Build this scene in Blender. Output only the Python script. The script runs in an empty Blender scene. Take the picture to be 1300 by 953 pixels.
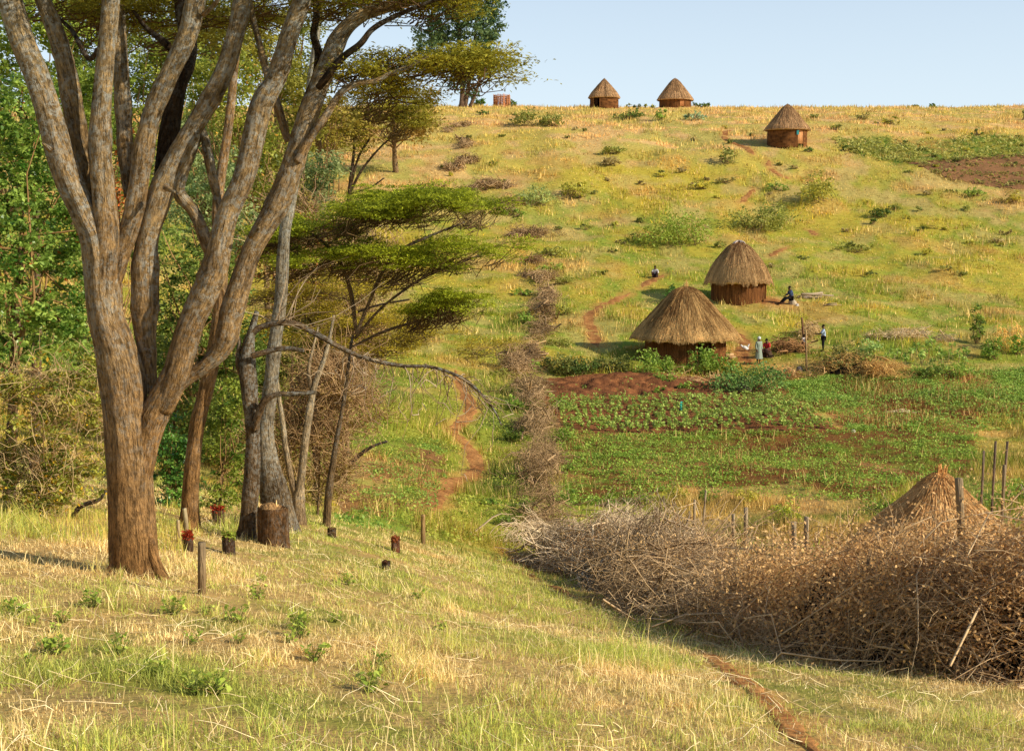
import bpy, math, random
import numpy as np
from mathutils import Vector, Matrix

sc = bpy.context.scene
COL = sc.collection
PI = math.pi
R = math.radians

# ------------------------------------------------------------------ colour
def lin(r, g, b):
    c = np.array([r, g, b], float) / 255.0
    return np.where(c <= 0.04045, c / 12.92, ((c + 0.055) / 1.055) ** 2.4)

# ------------------------------------------------------------------ noise (numpy)
def _hash(ix, iy, seed):
    n = (ix.astype(np.int64) * 374761393 + iy.astype(np.int64) * 668265263 + seed * 974634777) & 0x7fffffff
    n = ((n ^ (n >> 13)) * 1274126177) & 0x7fffffff
    return ((n ^ (n >> 16)) & 0xffff) / 65535.0

def vnoise(x, y, seed=0):
    x = np.asarray(x, float); y = np.asarray(y, float)
    ix = np.floor(x); iy = np.floor(y)
    fx = x - ix; fy = y - iy
    fx = fx * fx * (3 - 2 * fx); fy = fy * fy * (3 - 2 * fy)
    a = _hash(ix, iy, seed); b = _hash(ix + 1, iy, seed)
    c = _hash(ix, iy + 1, seed); d = _hash(ix + 1, iy + 1, seed)
    return (a * (1 - fx) + b * fx) * (1 - fy) + (c * (1 - fx) + d * fx) * fy

def fbm(x, y, seed=0, oct=4):
    s = 0.0; a = 0.5; t = 0.0
    for i in range(oct):
        s = s + a * vnoise(np.asarray(x) * 2 ** i + i * 17.3, np.asarray(y) * 2 ** i - i * 9.1, seed + i)
        t += a; a *= 0.5
    return s / t

def sstep(a, b, x):
    t = np.clip((np.asarray(x, float) - a) / (b - a), 0, 1)
    return t * t * (3 - 2 * t)

# ------------------------------------------------------------------ camera
FOC = 1786.0
PITCH = math.atan((476.5 - 290.0) / FOC)
cam_d = bpy.data.cameras.new('camera'); cam = bpy.data.objects.new('camera', cam_d); COL.objects.link(cam)
cam.location = (0, 0, 0); cam.rotation_euler = (PI / 2 - PITCH, 0, 0)
cam_d.sensor_width = 36.0; cam_d.lens = FOC / 1300.0 * 36.0
cam_d.clip_start = 0.1; cam_d.clip_end = 9000
sc.camera = cam
_cp, _sp = math.cos(PITCH), math.sin(PITCH)

def ray(px, py):
    a = (np.asarray(px, float) - 650) / FOC; b = (476.5 - np.asarray(py, float)) / FOC
    dy = _cp + b * _sp; dz = -_sp + b * _cp
    return a / dy, dz / dy

def at(px, py, Y):
    a, b = ray(px, py)
    return np.array([a * Y, Y, b * Y], float)

# ------------------------------------------------------------------ terrain height
_ctrl = [
    # foreground
    (650, 953, 7.5), (0, 953, 6.3), (1300, 953, 9.0), (300, 953, 6.8), (1000, 953, 8.2),
    (0, 864, 8.5), (300, 864, 9.2), (650, 864, 10.5), (1000, 864, 12.3),
    (-300, 864, 8.0), (-300, 700, 14.5),
    (170, 722, 15), (0, 720, 14), (650, 785, 17), (400, 760, 14.5), (255, 752, 13.2),
    (1300, 872, 13.5), (1150, 850, 15.5), (1000, 815, 20), (850, 765, 27), (735, 733, 36), (1600, 900, 12.5),
    (330, 690, 20), (450, 700, 22), (560, 720, 25), (537, 690, 30), (415, 668, 27), (650, 722, 30),
    (0, 650, 19), (100, 655, 20), (-300, 640, 19), (-700, 620, 19), (240, 672, 21),
    # valley and strip with the trail
    (650, 690, 38), (650, 640, 47), (540, 645, 42), (560, 580, 55), (600, 520, 68), (620, 460, 84),
    (480, 600, 48), (450, 560, 55), (690, 560, 63), (700, 470, 84), (300, 600, 40), (250, 520, 55),
    # right valley and fields
    (1000, 660, 45), (1000, 620, 52), (1000, 550, 66), (1000, 470, 86), (1000, 430, 94), (1000, 385, 106),
    (800, 640, 48), (800, 550, 66), (1300, 680, 41), (1300, 600, 55), (1300, 500, 78), (1300, 430, 94),
    (1600, 650, 44), (1600, 500, 78), (1600, 400, 102), (1300, 350, 116), (1600, 250, 144),
    # hill
    (760, 400, 101), (700, 300, 129), (650, 230, 148), (600, 190, 160), (480, 230, 147), (480, 300, 127), (450, 400, 100),
    (1000, 300, 130), (1000, 250, 144), (1000, 186, 160), (1000, 160, 173), (1000, 146, 196), (1000, 137, 228),
    (1300, 300, 130), (1300, 186, 160), (1300, 146, 196), (1300, 136, 230), (1600, 136, 230), (1600, 186, 160),
    (700, 186, 160), (700, 146, 196), (700, 137, 228), (400, 137, 228), (400, 150, 190), (100, 140, 228), (-300, 140, 228),
    # wooded slope on the left
    (200, 450, 62), (0, 480, 48), (0, 360, 90), (200, 330, 115), (0, 250, 140), (-300, 450, 55), (-300, 300, 110),
    (-700, 400, 70), (-700, 200, 150),
]
_P = np.array([at(*c) for c in _ctrl])
_ex = np.array([(0, 0, -1.65), (-5, 0, -1.2), (5, 0, -2.2), (-16, 0, -.2), (16, 0, -3.6),
                (0, 270, 20.0), (120, 270, 20.5), (-120, 270, 21), (260, 270, 20), (-260, 270, 22),
                (0, 330, 15.0), (200, 330, 14), (-200, 330, 16), (0, 480, 0), (350, 480, 0), (-350, 480, 0)], float)
_P = np.vstack([_P, _ex])

def _warp(x, y):
    y = np.maximum(np.asarray(y, float), 0.0)
    return np.stack([np.asarray(x, float) / (8 + y) * 1.6, np.arcsinh(y / 8.0)], -1)

def _tpsk(d2):
    return np.where(d2 > 1e-12, 0.5 * d2 * np.log(np.maximum(d2, 1e-12)), 0.0)

_W = _warp(_P[:, 0], _P[:, 1]); _n = len(_W)
_K = _tpsk(((_W[:, None] - _W[None]) ** 2).sum(-1)) + np.eye(_n) * 0.002
_Q = np.hstack([np.ones((_n, 1)), _W])
_A = np.block([[_K, _Q], [_Q.T, np.zeros((3, 3))]])
_S = np.linalg.solve(_A, np.concatenate([_P[:, 2], np.zeros(3)]))

def H0(x, y):
    x = np.asarray(x, float); y = np.asarray(y, float); sh = np.broadcast(x, y).shape
    x = np.broadcast_to(x, sh).ravel(); y = np.broadcast_to(y, sh).ravel()
    out = np.empty(len(x))
    for i in range(0, len(x), 60000):
        w = _warp(np.clip(x[i:i + 60000], -420, 420), np.clip(y[i:i + 60000], 0, 480))
        k = _tpsk(((w[:, None] - _W[None]) ** 2).sum(-1))
        out[i:i + 60000] = k @ _S[:_n] + _S[_n] + w @ _S[_n + 1:]
    rr = np.hypot(x, y)
    t = sstep(330, 520, rr)
    out = out * (1 - t) + (-2.0) * t
    return out.reshape(sh)

def H(x, y):
    z = H0(x, y)
    d = np.hypot(x, y)
    a = np.clip(d / 40.0, 0.25, 1.0)
    z = z + (fbm(np.asarray(x) * .9, np.asarray(y) * .9, 5, 3) - .5) * 0.22 * a
    z = z + (fbm(np.asarray(x) * .16, np.asarray(y) * .16, 9, 2) - .5) * 0.9 * np.clip((d - 15) / 50, 0, 1) * (1 - sstep(180, 240, d) * .6)
    return z

_YS = np.exp(np.linspace(math.log(4.0), math.log(262.0), 700))
def ground(px, py):
    """Point of the ground seen at a place in the photograph (used once, to find where a thing stands)."""
    a, b = ray(px, py)
    x = a * _YS; z = b * _YS; h = H(x, _YS)
    k = np.nonzero(z < h)[0]
    if len(k) == 0:
        d = b * _YS - h; j = int(np.argmin(np.where(_YS > 150, d, 1e9))); Y = _YS[j]
        return np.array([a * Y, Y, float(H(a * Y, Y))])
    j = max(k[0], 1); lo, hi = _YS[j - 1], _YS[j]
    for _ in range(18):
        m = .5 * (lo + hi)
        if b * m < float(H(a * m, m)): hi = m
        else: lo = m
    return np.array([a * hi, hi, float(H(a * hi, hi))])

def gpoly(pts):
    return np.array([ground(*p)[:2] for p in pts])

def inpoly(x, y, poly):
    c = np.zeros(np.shape(x), bool); n = len(poly); j = n - 1
    for i in range(n):
        xi, yi = poly[i]; xj, yj = poly[j]
        m = ((yi > y) != (yj > y)) & (x < (xj - xi) * (y - yi) / (yj - yi + 1e-12) + xi)
        c ^= m; j = i
    return c

def dseg(x, y, line):
    """distance to a polyline"""
    d = np.full(np.shape(x), 1e9)
    for (x0, y0), (x1, y1) in zip(line[:-1], line[1:]):
        vx, vy = x1 - x0, y1 - y0; L = vx * vx + vy * vy + 1e-12
        t = np.clip(((x - x0) * vx + (y - y0) * vy) / L, 0, 1)
        d = np.minimum(d, np.hypot(x - x0 - t * vx, y - y0 - t * vy))
    return d

# ------------------------------------------------------------------ materials
def material(name, rough=.85, transl=0.0, nscale=0.0, namt=0.0, bump=0.0, bscale=30.0, stretch=(1, 1, 1), spec=.2, lichen=0.0, gain=1.0):
    m = bpy.data.materials.new(name); m.use_nodes = True
    nt = m.node_tree; nd = nt.nodes; lk = nt.links; nd.clear()
    out = nd.new('ShaderNodeOutputMaterial')
    bs = nd.new('ShaderNodeBsdfPrincipled'); bs.inputs['Roughness'].default_value = rough
    bs.inputs['Specular IOR Level'].default_value = spec
    at_ = nd.new('ShaderNodeAttribute'); at_.attribute_name = 'Col'
    col = at_.outputs['Color']
    tc = nd.new('ShaderNodeTexCoord'); mp = nd.new('ShaderNodeMapping'); mp.inputs['Scale'].default_value = stretch
    lk.new(tc.outputs['Object'], mp.inputs['Vector'])
    if namt:
        nz = nd.new('ShaderNodeTexNoise'); nz.inputs['Scale'].default_value = nscale; nz.inputs['Detail'].default_value = 6; nz.inputs['Roughness'].default_value = .65
        lk.new(mp.outputs['Vector'], nz.inputs['Vector'])
        mr = nd.new('ShaderNodeMapRange'); mr.inputs['From Min'].default_value = .3; mr.inputs['From Max'].default_value = .7
        mr.inputs['To Min'].default_value = 1 - namt; mr.inputs['To Max'].default_value = 1 + namt
        lk.new(nz.outputs['Fac'], mr.inputs['Value'])
        mx = nd.new('ShaderNodeVectorMath'); mx.operation = 'SCALE'
        lk.new(col, mx.inputs[0]); lk.new(mr.outputs['Result'], mx.inputs['Scale']); col = mx.outputs['Vector']
    if lichen:
        n2 = nd.new('ShaderNodeTexNoise'); n2.inputs['Scale'].default_value = 9.0; n2.inputs['Detail'].default_value = 5; n2.inputs['Roughness'].default_value = .7
        lk.new(tc.outputs['Object'], n2.inputs['Vector'])
        rp = nd.new('ShaderNodeMapRange'); rp.inputs['From Min'].default_value = .53; rp.inputs['From Max'].default_value = .6
        lk.new(n2.outputs['Fac'], rp.inputs['Value'])
        ml = nd.new('ShaderNodeMath'); ml.operation = 'MULTIPLY'
        lk.new(rp.outputs['Result'], ml.inputs[0]); lk.new(at_.outputs['Alpha'], ml.inputs[1])
        m3 = nd.new('ShaderNodeMath'); m3.operation = 'MULTIPLY'; m3.inputs[1].default_value = lichen
        lk.new(ml.outputs[0], m3.inputs[0])
        mc = nd.new('ShaderNodeMix'); mc.data_type = 'RGBA'
        lk.new(m3.outputs[0], mc.inputs['Factor']); lk.new(col, mc.inputs['A']); mc.inputs['B'].default_value = (.36, .36, .30, 1)
        col = mc.outputs['Result']
    if gain != 1.0:
        gn = nd.new('ShaderNodeVectorMath'); gn.operation = 'SCALE'; gn.inputs['Scale'].default_value = gain
        lk.new(col, gn.inputs[0]); col = gn.outputs['Vector']
    lk.new(col, bs.inputs['Base Color'])
    if bump:
        vo = nd.new('ShaderNodeTexVoronoi'); vo.inputs['Scale'].default_value = bscale
        n3 = nd.new('ShaderNodeTexNoise'); n3.inputs['Scale'].default_value = bscale * 1.7; n3.inputs['Detail'].default_value = 5
        lk.new(mp.outputs['Vector'], vo.inputs['Vector']); lk.new(mp.outputs['Vector'], n3.inputs['Vector'])
        ad = nd.new('ShaderNodeMath'); ad.operation = 'ADD'
        lk.new(vo.outputs['Distance'], ad.inputs[0]); lk.new(n3.outputs['Fac'], ad.inputs[1])
        bp = nd.new('ShaderNodeBump'); bp.inputs['Strength'].default_value = bump; bp.inputs['Distance'].default_value = .03
        lk.new(ad.outputs[0], bp.inputs['Height']); lk.new(bp.outputs['Normal'], bs.inputs['Normal'])
    if transl:
        tr = nd.new('ShaderNodeBsdfTranslucent'); lk.new(col, tr.inputs['Color'])
        ms = nd.new('ShaderNodeMixShader'); ms.inputs[0].default_value = transl
        lk.new(bs.outputs[0], ms.inputs[1]); lk.new(tr.outputs[0], ms.inputs[2]); lk.new(ms.outputs[0], out.inputs[0])
    else:
        lk.new(bs.outputs[0], out.inputs[0])
    return m

M_ground = material('hillside_ground', .95, 0, 3.0, .28, .5, 14, spec=.05, gain=1.35)
M_soil = material('red_soil', .95, 0, 4.0, .3, .8, 9, spec=.05)
M_leaf = material('leaf', .55, .36, spec=.25, gain=1.78)
M_gloss = material('glossy_leaf', .36, .34, spec=.5, gain=1.8)
M_grass = material('grass', .7, .34, spec=.15, gain=1.72)
def bark_material():
    m = bpy.data.materials.new('bark'); m.use_nodes = True
    nt = m.node_tree; nd = nt.nodes; lk = nt.links; nd.clear()
    def N(t, **k):
        n = nd.new(t)
        for p, v in k.items(): setattr(n, p, v)
        return n
    out = N('ShaderNodeOutputMaterial'); bs = N('ShaderNodeBsdfPrincipled'); bs.inputs['Roughness'].default_value = .92; bs.inputs['Specular IOR Level'].default_value = .12
    at_ = N('ShaderNodeAttribute', attribute_name='Col'); bk = N('ShaderNodeAttribute', attribute_name='Brk')
    mp = N('ShaderNodeMapping'); mp.inputs['Scale'].default_value = (1, 1, .28); lk.new(bk.outputs['Vector'], mp.inputs['Vector'])
    def noise(src, sc_, det=6, ro=.65):
        n = N('ShaderNodeTexNoise'); n.inputs['Scale'].default_value = sc_; n.inputs['Detail'].default_value = det; n.inputs['Roughness'].default_value = ro; lk.new(src, n.inputs['Vector']); return n.outputs['Fac']
    def mapr(v, a0, a1, b0, b1):
        n = N('ShaderNodeMapRange'); 
        for s_, x in zip(('From Min', 'From Max', 'To Min', 'To Max'), (a0, a1, b0, b1)): n.inputs[s_].default_value = x
        lk.new(v, n.inputs['Value']); return n.outputs['Result']
    def mul(p, q):
        n = N('ShaderNodeMath', operation='MULTIPLY'); lk.new(p, n.inputs[0])
        if isinstance(q, float): n.inputs[1].default_value = q
        else: lk.new(q, n.inputs[1])
        return n.outputs[0]
    mp2 = N('ShaderNodeMapping'); mp2.inputs['Scale'].default_value = (1, 1, .13); lk.new(bk.outputs['Vector'], mp2.inputs['Vector'])
    rid = N('ShaderNodeMath', operation='ADD'); lk.new(noise(mp2.outputs['Vector'], 34, 5, .6), rid.inputs[0]); lk.new(mul(noise(mp.outputs['Vector'], 22, 4, .6), 0.6), rid.inputs[1])
    crack = mapr(rid.outputs[0], .62, .86, .42, 1.15)
    big = mapr(noise(bk.outputs['Vector'], 4, 4), .3, .7, .72, 1.28); fine = mapr(noise(mp.outputs['Vector'], 60, 5, .7), .3, .7, .7, 1.3)
    cross = mapr(noise(mp.outputs['Vector'], 46, 4, .65), .40, .5, .62, 1.05)
    f = mul(mul(mul(crack, big), fine), cross)
    sc1 = N('ShaderNodeVectorMath', operation='SCALE'); lk.new(at_.outputs['Color'], sc1.inputs[0]); lk.new(f, sc1.inputs['Scale'])
    li = mul(mapr(noise(bk.outputs['Vector'], 17, 6, .72), .47, .56, 0, 1), mapr(noise(bk.outputs['Vector'], 5, 3), .34, .56, .2, 1))
    li = mul(mul(li, at_.outputs['Alpha']), .85)
    mc = N('ShaderNodeMix', data_type='RGBA'); lk.new(li, mc.inputs['Factor']); lk.new(sc1.outputs['Vector'], mc.inputs['A']); mc.inputs['B'].default_value = (.50, .50, .43, 1)
    lk.new(mc.outputs['Result'], bs.inputs['Base Color'])
    ad = N('ShaderNodeMath', operation='ADD'); lk.new(crack, ad.inputs[0]); lk.new(mul(fine, cross), ad.inputs[1])
    bp = N('ShaderNodeBump'); bp.inputs['Strength'].default_value = 1.0; bp.inputs['Distance'].default_value = .022; lk.new(ad.outputs[0], bp.inputs['Height']); lk.new(bp.outputs['Normal'], bs.inputs['Normal'])
    lk.new(bs.outputs[0], out.inputs[0]); return m
M_bark = bark_material()
M_wood = material('weathered_wood', .85, 0, 20, .3, .7, 30, (1, 1, .15), spec=.15)
M_twig = material('dry_twig', .85, 0, 8, .2, spec=.15, gain=1.45)
M_thatch = material('thatch', .9, .05, 12, .2, .3, 40, (1, 1, .25), spec=.1, gain=1.5)
M_wattle = material('wattle', .92, 0, 9, .3, .8, 26, (1, 1, .4), spec=.08)
M_cloth = material('cloth', .9, 0, 25, .12, .2, 60, spec=.1)
M_skin = material('skin', .55, 0, 20, .08, spec=.3)
M_rock = material('rock', .9, 0, 6, .3, .9, 8, spec=.15)

# ------------------------------------------------------------------ mesh helpers
def mk(name, V, F, mat, col=None, parent=None, origin=None, smooth=False, alpha=None, vec=None):
    """Link ONE mesh object. V (n,3) world coords; F list of (m,k) index arrays."""
    V = np.asarray(V, float).reshape(-1, 3)
    o_ = np.zeros(3) if origin is None else np.asarray(origin, float)
    me = bpy.data.meshes.new(name)
    F = [np.asarray(f, np.int32) for f in F if len(f)]
    nl = sum(f.size for f in F); nf = sum(len(f) for f in F)
    me.vertices.add(len(V)); me.vertices.foreach_set('co', (V - o_).astype(np.float32).ravel())
    me.loops.add(nl); me.polygons.add(nf)
    me.loops.foreach_set('vertex_index', np.concatenate([f.ravel() for f in F]))
    tot = np.concatenate([np.full(len(f), f.shape[1], np.int32) for f in F])
    st = np.concatenate([[0], np.cumsum(tot)[:-1]]).astype(np.int32)
    me.polygons.foreach_set('loop_start', st)
    if smooth: me.polygons.foreach_set('use_smooth', np.ones(nf, bool))
    me.update(calc_edges=True)
    if col is None: col = np.array([.3, .25, .2])
    col = np.asarray(col, float)
    if col.ndim == 1: col = np.broadcast_to(col, (len(V), 3))
    rgba = np.ones((len(V), 4), np.float32); rgba[:, :3] = np.clip(col, 0, 1)
    rgba[:, 3] = 0.0 if alpha is None else alpha
    ca = me.color_attributes.new('Col', 'FLOAT_COLOR', 'POINT'); ca.data.foreach_set('color', rgba.ravel())
    if vec is not None:
        va = me.attributes.new('Brk', 'FLOAT_VECTOR', 'POINT'); va.data.foreach_set('vector', np.asarray(vec, np.float32).ravel())
    me.materials.append(mat)
    o = bpy.data.objects.new(name, me); COL.objects.link(o)
    if parent is not None:
        o.parent = parent
        o.location = o_ - np.array(parent.location) if origin is not None else (0, 0, 0)
        if origin is None:  # world coordinates given: shift so the child sits right under its parent
            me.vertices.foreach_set('co', (V - np.array(parent.location)).astype(np.float32).ravel())
    else:
        o.location = o_
    return o

def tag(o, label=None, cat=None, group=None, kind=None):
    if label: o['label'] = label
    if cat: o['category'] = cat
    if group: o['group'] = group
    if kind: o['kind'] = kind
    return o

def thing(name, label, cat, loc, group=None, rotz=0.0):
    o = bpy.data.objects.new(name, None); COL.objects.link(o)
    o.location = tuple(float(v) for v in loc); o.rotation_euler = (0, 0, rotz); o.empty_display_size = .3
    return tag(o, label, cat, group)

class MB:
    """collects vertices, faces and colours of ONE mesh"""
    def __init__(s): s.V = []; s.F = {}; s.C = []; s.A = []; s.W = []; s.n = 0
    def add(s, V, Fs, col, alpha=0.0, vec=None):
        V = np.asarray(V, float).reshape(-1, 3)
        for f in Fs:
            f = np.asarray(f, np.int64)
            if f.size: s.F.setdefault(f.shape[1], []).append(f + s.n)
        col = np.asarray(col, float)
        s.C.append(np.broadcast_to(col, (len(V), 3)) if col.ndim == 1 else col)
        s.A.append(np.broadcast_to(np.asarray(alpha, float), (len(V),)))
        s.V.append(V); s.W.append(V if vec is None else vec); s.n += len(V); return s
    def build(s, name, mat, parent=None, origin=None, smooth=False):
        return mk(name, np.vstack(s.V), [np.vstack(v) for v in s.F.values()], mat, np.vstack(s.C), parent, origin, smooth, np.concatenate(s.A), np.vstack(s.W) if mat.name.startswith('bark') else None)

def spline(P, n):
    """Catmull-Rom through rows of P (any width)"""
    P = np.asarray(P, float)
    if len(P) == 2:
        t = np.linspace(0, 1, n)[:, None]; return P[0] * (1 - t) + P[1] * t
    Q = np.vstack([2 * P[0] - P[1], P, 2 * P[-1] - P[-2]])
    u = np.linspace(0, len(P) - 1, n); i = np.minimum(u.astype(int), len(P) - 2); t = (u - i)[:, None]
    a, b, c, d = Q[i], Q[i + 1], Q[i + 2], Q[i + 3]
    return .5 * ((2 * b) + (-a + c) * t + (2 * a - 5 * b + 4 * c - d) * t ** 2 + (-a + 3 * b - 3 * c + d) * t ** 3)

def tube(P, rad, seg=10, rough=0.0, seed=0, cap=True, lump=0.0):
    """tapered tube along points; returns V, faces"""
    P = np.asarray(P, float); n = len(P); rad = np.broadcast_to(np.asarray(rad, float), (n,))
    T = np.gradient(P, axis=0); T /= np.linalg.norm(T, axis=1)[:, None] + 1e-9
    ref = np.array([0, 1., 0]) if abs(T[0][1]) < .9 else np.array([1., 0, 0])
    N = np.empty_like(P); v = ref
    for i in range(n):
        v = v - T[i] * v.dot(T[i]); v = v / (np.linalg.norm(v) + 1e-9); N[i] = v
    B = np.cross(T, N)
    th = np.linspace(0, 2 * PI, seg, endpoint=False)
    s = np.concatenate([[0], np.cumsum(np.linalg.norm(np.diff(P, axis=0), axis=1))])
    rr = np.repeat(rad[:, None], seg, 1)
    if rough or lump:
        cx = np.cos(th)[None] + s[:, None] * 0; sx = np.sin(th)[None] + s[:, None] * 0
        f = fbm(cx * 2.2 + s[:, None] * .9 + seed, sx * 2.2 + 31 + s[:, None] * .35, seed, 3) - .5
        g = fbm(cx * 7 + s[:, None] * .8, sx * 7 + s[:, None] * 1.1 + seed, seed + 7, 2) - .5
        rr = rr * (1 + lump * f + rough * g)
    V = P[:, None] + rr[..., None] * (np.cos(th)[None, :, None] * N[:, None] + np.sin(th)[None, :, None] * B[:, None])
    V = V.reshape(-1, 3)
    i = np.arange(n - 1)[:, None] * seg; j = np.arange(seg)[None]; k = (j + 1) % seg
    F = [np.stack([i + j, i + k, i + seg + k, i + seg + j], -1).reshape(-1, 4)]
    if cap:
        F.append(np.arange(seg)[::-1][None]); F.append((np.arange(seg) + (n - 1) * seg)[None])
    return V, F

def twigs(rng, A, B, r0, r1=.3, bend=.15, K=5, side=3):
    """many thin curved twigs from rows of A to rows of B"""
    A = np.asarray(A, float); B = np.asarray(B, float); n = len(A)
    D = B - A; L = np.linalg.norm(D, axis=1)[:, None] + 1e-9; T = D / L
    off = rng.normal(size=(n, 3)); off -= T * (off * T).sum(1)[:, None]
    off2 = rng.normal(size=(n, 3)); off2 -= T * (off2 * T).sum(1)[:, None]
    t = np.linspace(0, 1, K)
    P = A[:, None] + D[:, None] * t[None, :, None]
    P = P + (off * L * bend)[:, None] * (4 * t * (1 - t))[None, :, None] * .6 + (off2 * L * bend * .4)[:, None] * np.sin(2 * PI * t)[None, :, None]
    u = np.cross(T, np.array([0.31, .2, .93])); u /= np.linalg.norm(u, axis=1)[:, None] + 1e-9
    w = np.cross(T, u)
    r0 = np.broadcast_to(np.asarray(r0, float), (n,))
    rad = r0[:, None] * (1 + (r1 - 1) * t)[None]
    th = np.linspace(0, 2 * PI, side, endpoint=False)
    V = P[:, :, None] + rad[:, :, None, None] * (np.cos(th)[None, None, :, None] * u[:, None, None] + np.sin(th)[None, None, :, None] * w[:, None, None])
    base = (np.arange(n) * K * side)[:, None, None]
    i = np.arange(K - 1)[None, :, None] * side; j = np.arange(side)[None, None]; k = (j + 1) % side
    F = np.stack([base + i + j, base + i + k, base + i + side + k, base + i + side + j], -1).reshape(-1, 4)
    return V.reshape(-1, 3), [F], K * side

def leaves(rng, C, size, col, asp=.5, up=.4, dirs=None, jit=.35):
    """diamond leaves at rows of C"""
    n = len(C)
    N = rng.normal(size=(n, 3)); N /= np.linalg.norm(N, axis=1)[:, None]
    N[:, 2] = np.abs(N[:, 2]) * (1 - up) + up; N[:, :2] *= (1 - up * .7)
    N /= np.linalg.norm(N, axis=1)[:, None]
    a = rng.normal(size=(n, 3)) if dirs is None else dirs + rng.normal(size=(n, 3)) * jit
    a -= N * (a * N).sum(1)[:, None]; a /= np.linalg.norm(a, axis=1)[:, None] + 1e-9
    b = np.cross(N, a)
    L = np.broadcast_to(np.asarray(size, float), (n,)) * rng.uniform(.65, 1.35, n)
    a = a * (L * .5)[:, None]; b = b * (L * .5 * asp)[:, None]
    C = np.asarray(C, float)
    dr = N * (L * .12)[:, None]
    V = np.stack([C - a, C + b - dr * 0 + a * .1, C + a - dr, C - b + a * .1], 1).reshape(-1, 3)
    F = np.arange(n * 4).reshape(n, 4)
    return V, [F], np.repeat(col, 4, 0)

def mixc(lo, hi, t):
    t = np.asarray(t)[:, None]; return np.asarray(lo)[None] * (1 - t) + np.asarray(hi)[None] * t

def crown_points(rng, blobs, n_clump, per, clump_r, shell=.55, flat=1.0):
    """clump centres spread through ellipsoids, then points round each clump -> points, clump id, outwardness"""
    blobs = np.asarray(blobs, float)
    w = (blobs[:, 3] * blobs[:, 4] * blobs[:, 5]) ** (2 / 3.); w /= w.sum()
    bi = rng.choice(len(blobs), n_clump, p=w)
    d = rng.normal(size=(n_clump, 3)); d /= np.linalg.norm(d, axis=1)[:, None]
    q = shell + (1 - shell) * rng.random(n_clump) ** .8
    q *= 1 + .28 * (fbm(d[:, 0] * 2.5 + bi * 5, d[:, 2] * 2.5 + d[:, 1] * 1.7, 3, 2) - .5) * 2
    c = blobs[bi, :3] + d * q[:, None] * blobs[bi, 3:6]
    rc = clump_r * rng.uniform(.5, 1.4, n_clump)
    pts = c[:, None] + rng.normal(size=(n_clump, per, 3)) * rc[:, None, None] * np.array([.6, .6, .42 * flat])
    return pts.reshape(-1, 3), np.repeat(np.arange(n_clump), per), c, d
# ------------------------------------------------------------------ light and sky
SUN_EL, SUN_A = R(28), R(23)      # sun over the right shoulder
sdir = Vector((math.cos(SUN_A) * math.cos(SUN_EL), -math.sin(SUN_A) * math.cos(SUN_EL), math.sin(SUN_EL)))
sl = bpy.data.lights.new('sun', 'SUN'); sl.energy = 5.0; sl.angle = R(.5); sl.color = (1.0, .92, .77)
so = bpy.data.objects.new('sun', sl); COL.objects.link(so); so.rotation_euler = sdir.to_track_quat('Z', 'Y').to_euler()
so.location = (30, -20, 40)
w = bpy.data.worlds.new('World'); sc.world = w; w.use_nodes = True
nt = w.node_tree; bg = nt.nodes['Background']; sky = nt.nodes.new('ShaderNodeTexSky'); sky.sky_type = 'NISHITA'
sky.sun_disc = False; sky.sun_elevation = SUN_EL; sky.sun_rotation = math.atan2(sdir.x, sdir.y)
sky.air_density = 1.0; sky.dust_density = 1.6; sky.ozone_density = 1.4; sky.altitude = 1500
# hazy pale band low over the horizon, clear sky above
tcw = nt.nodes.new('ShaderNodeTexCoord'); sx_ = nt.nodes.new('ShaderNodeSeparateXYZ'); mr_ = nt.nodes.new('ShaderNodeMapRange')
mr_.inputs['From Min'].default_value = .02; mr_.inputs['From Max'].default_value = .42; mr_.inputs['To Min'].default_value = .86; mr_.inputs['To Max'].default_value = 0
mxw = nt.nodes.new('ShaderNodeMix'); mxw.data_type = 'RGBA'; mxw.inputs['B'].default_value = (5.9, 6.8, 7.5, 1)
nt.links.new(tcw.outputs['Generated'], sx_.inputs[0]); nt.links.new(sx_.outputs['Z'], mr_.inputs['Value']); nt.links.new(mr_.outputs['Result'], mxw.inputs['Factor'])
nt.links.new(sky.outputs[0], mxw.inputs['A']); nt.links.new(mxw.outputs['Result'], bg.inputs[0]); bg.inputs[1].default_value = .14
sc.view_settings.view_transform = 'Standard'; sc.view_settings.look = 'None'; sc.view_settings.exposure = 0
sc.render.engine = 'CYCLES'; sc.cycles.max_bounces = 6; sc.cycles.diffuse_bounces = 3; sc.cycles.transmission_bounces = 4
sc.cycles.transparent_max_bounces = 4; sc.cycles.use_denoising = True; sc.cycles.sample_clamp_indirect = 4

# ------------------------------------------------------------------ zones on the ground
Z_plough = gpoly([(688, 480), (930, 476), (985, 492), (992, 505), (690, 506)])
Z_beans = gpoly([(690, 504), (1000, 502), (1062, 545), (1000, 548), (712, 548)])
Z_crop = gpoly([(702, 546), (1000, 546), (1062, 548), (1240, 545), (1235, 600), (1100, 640), (870, 622), (722, 645)])
Z_cropR = gpoly([(985, 486), (1100, 478), (1340, 468), (1340, 528), (1240, 548), (1085, 548)])
Z_farsoil = gpoly([(1150, 206), (1400, 198), (1400, 243), (1290, 240), (1190, 222)])
Z_farcrop = gpoly([(1055, 176), (1400, 170), (1400, 205), (1150, 210), (1075, 192)])
Z_dry = gpoly([(860, 622), (1010, 612), (1100, 640), (1120, 690), (820, 690)])
Z_dryR = gpoly([(1240, 532), (1400, 520), (1400, 600), (1232, 605)])
Z_leftsoil = gpoly([(430, 560), (560, 560), (560, 625), (520, 675), (425, 668)])
Z_yard = gpoly([(690, 458), (800, 440), (930, 425), (1010, 440), (1015, 475), (930, 474), (700, 478)])
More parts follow.
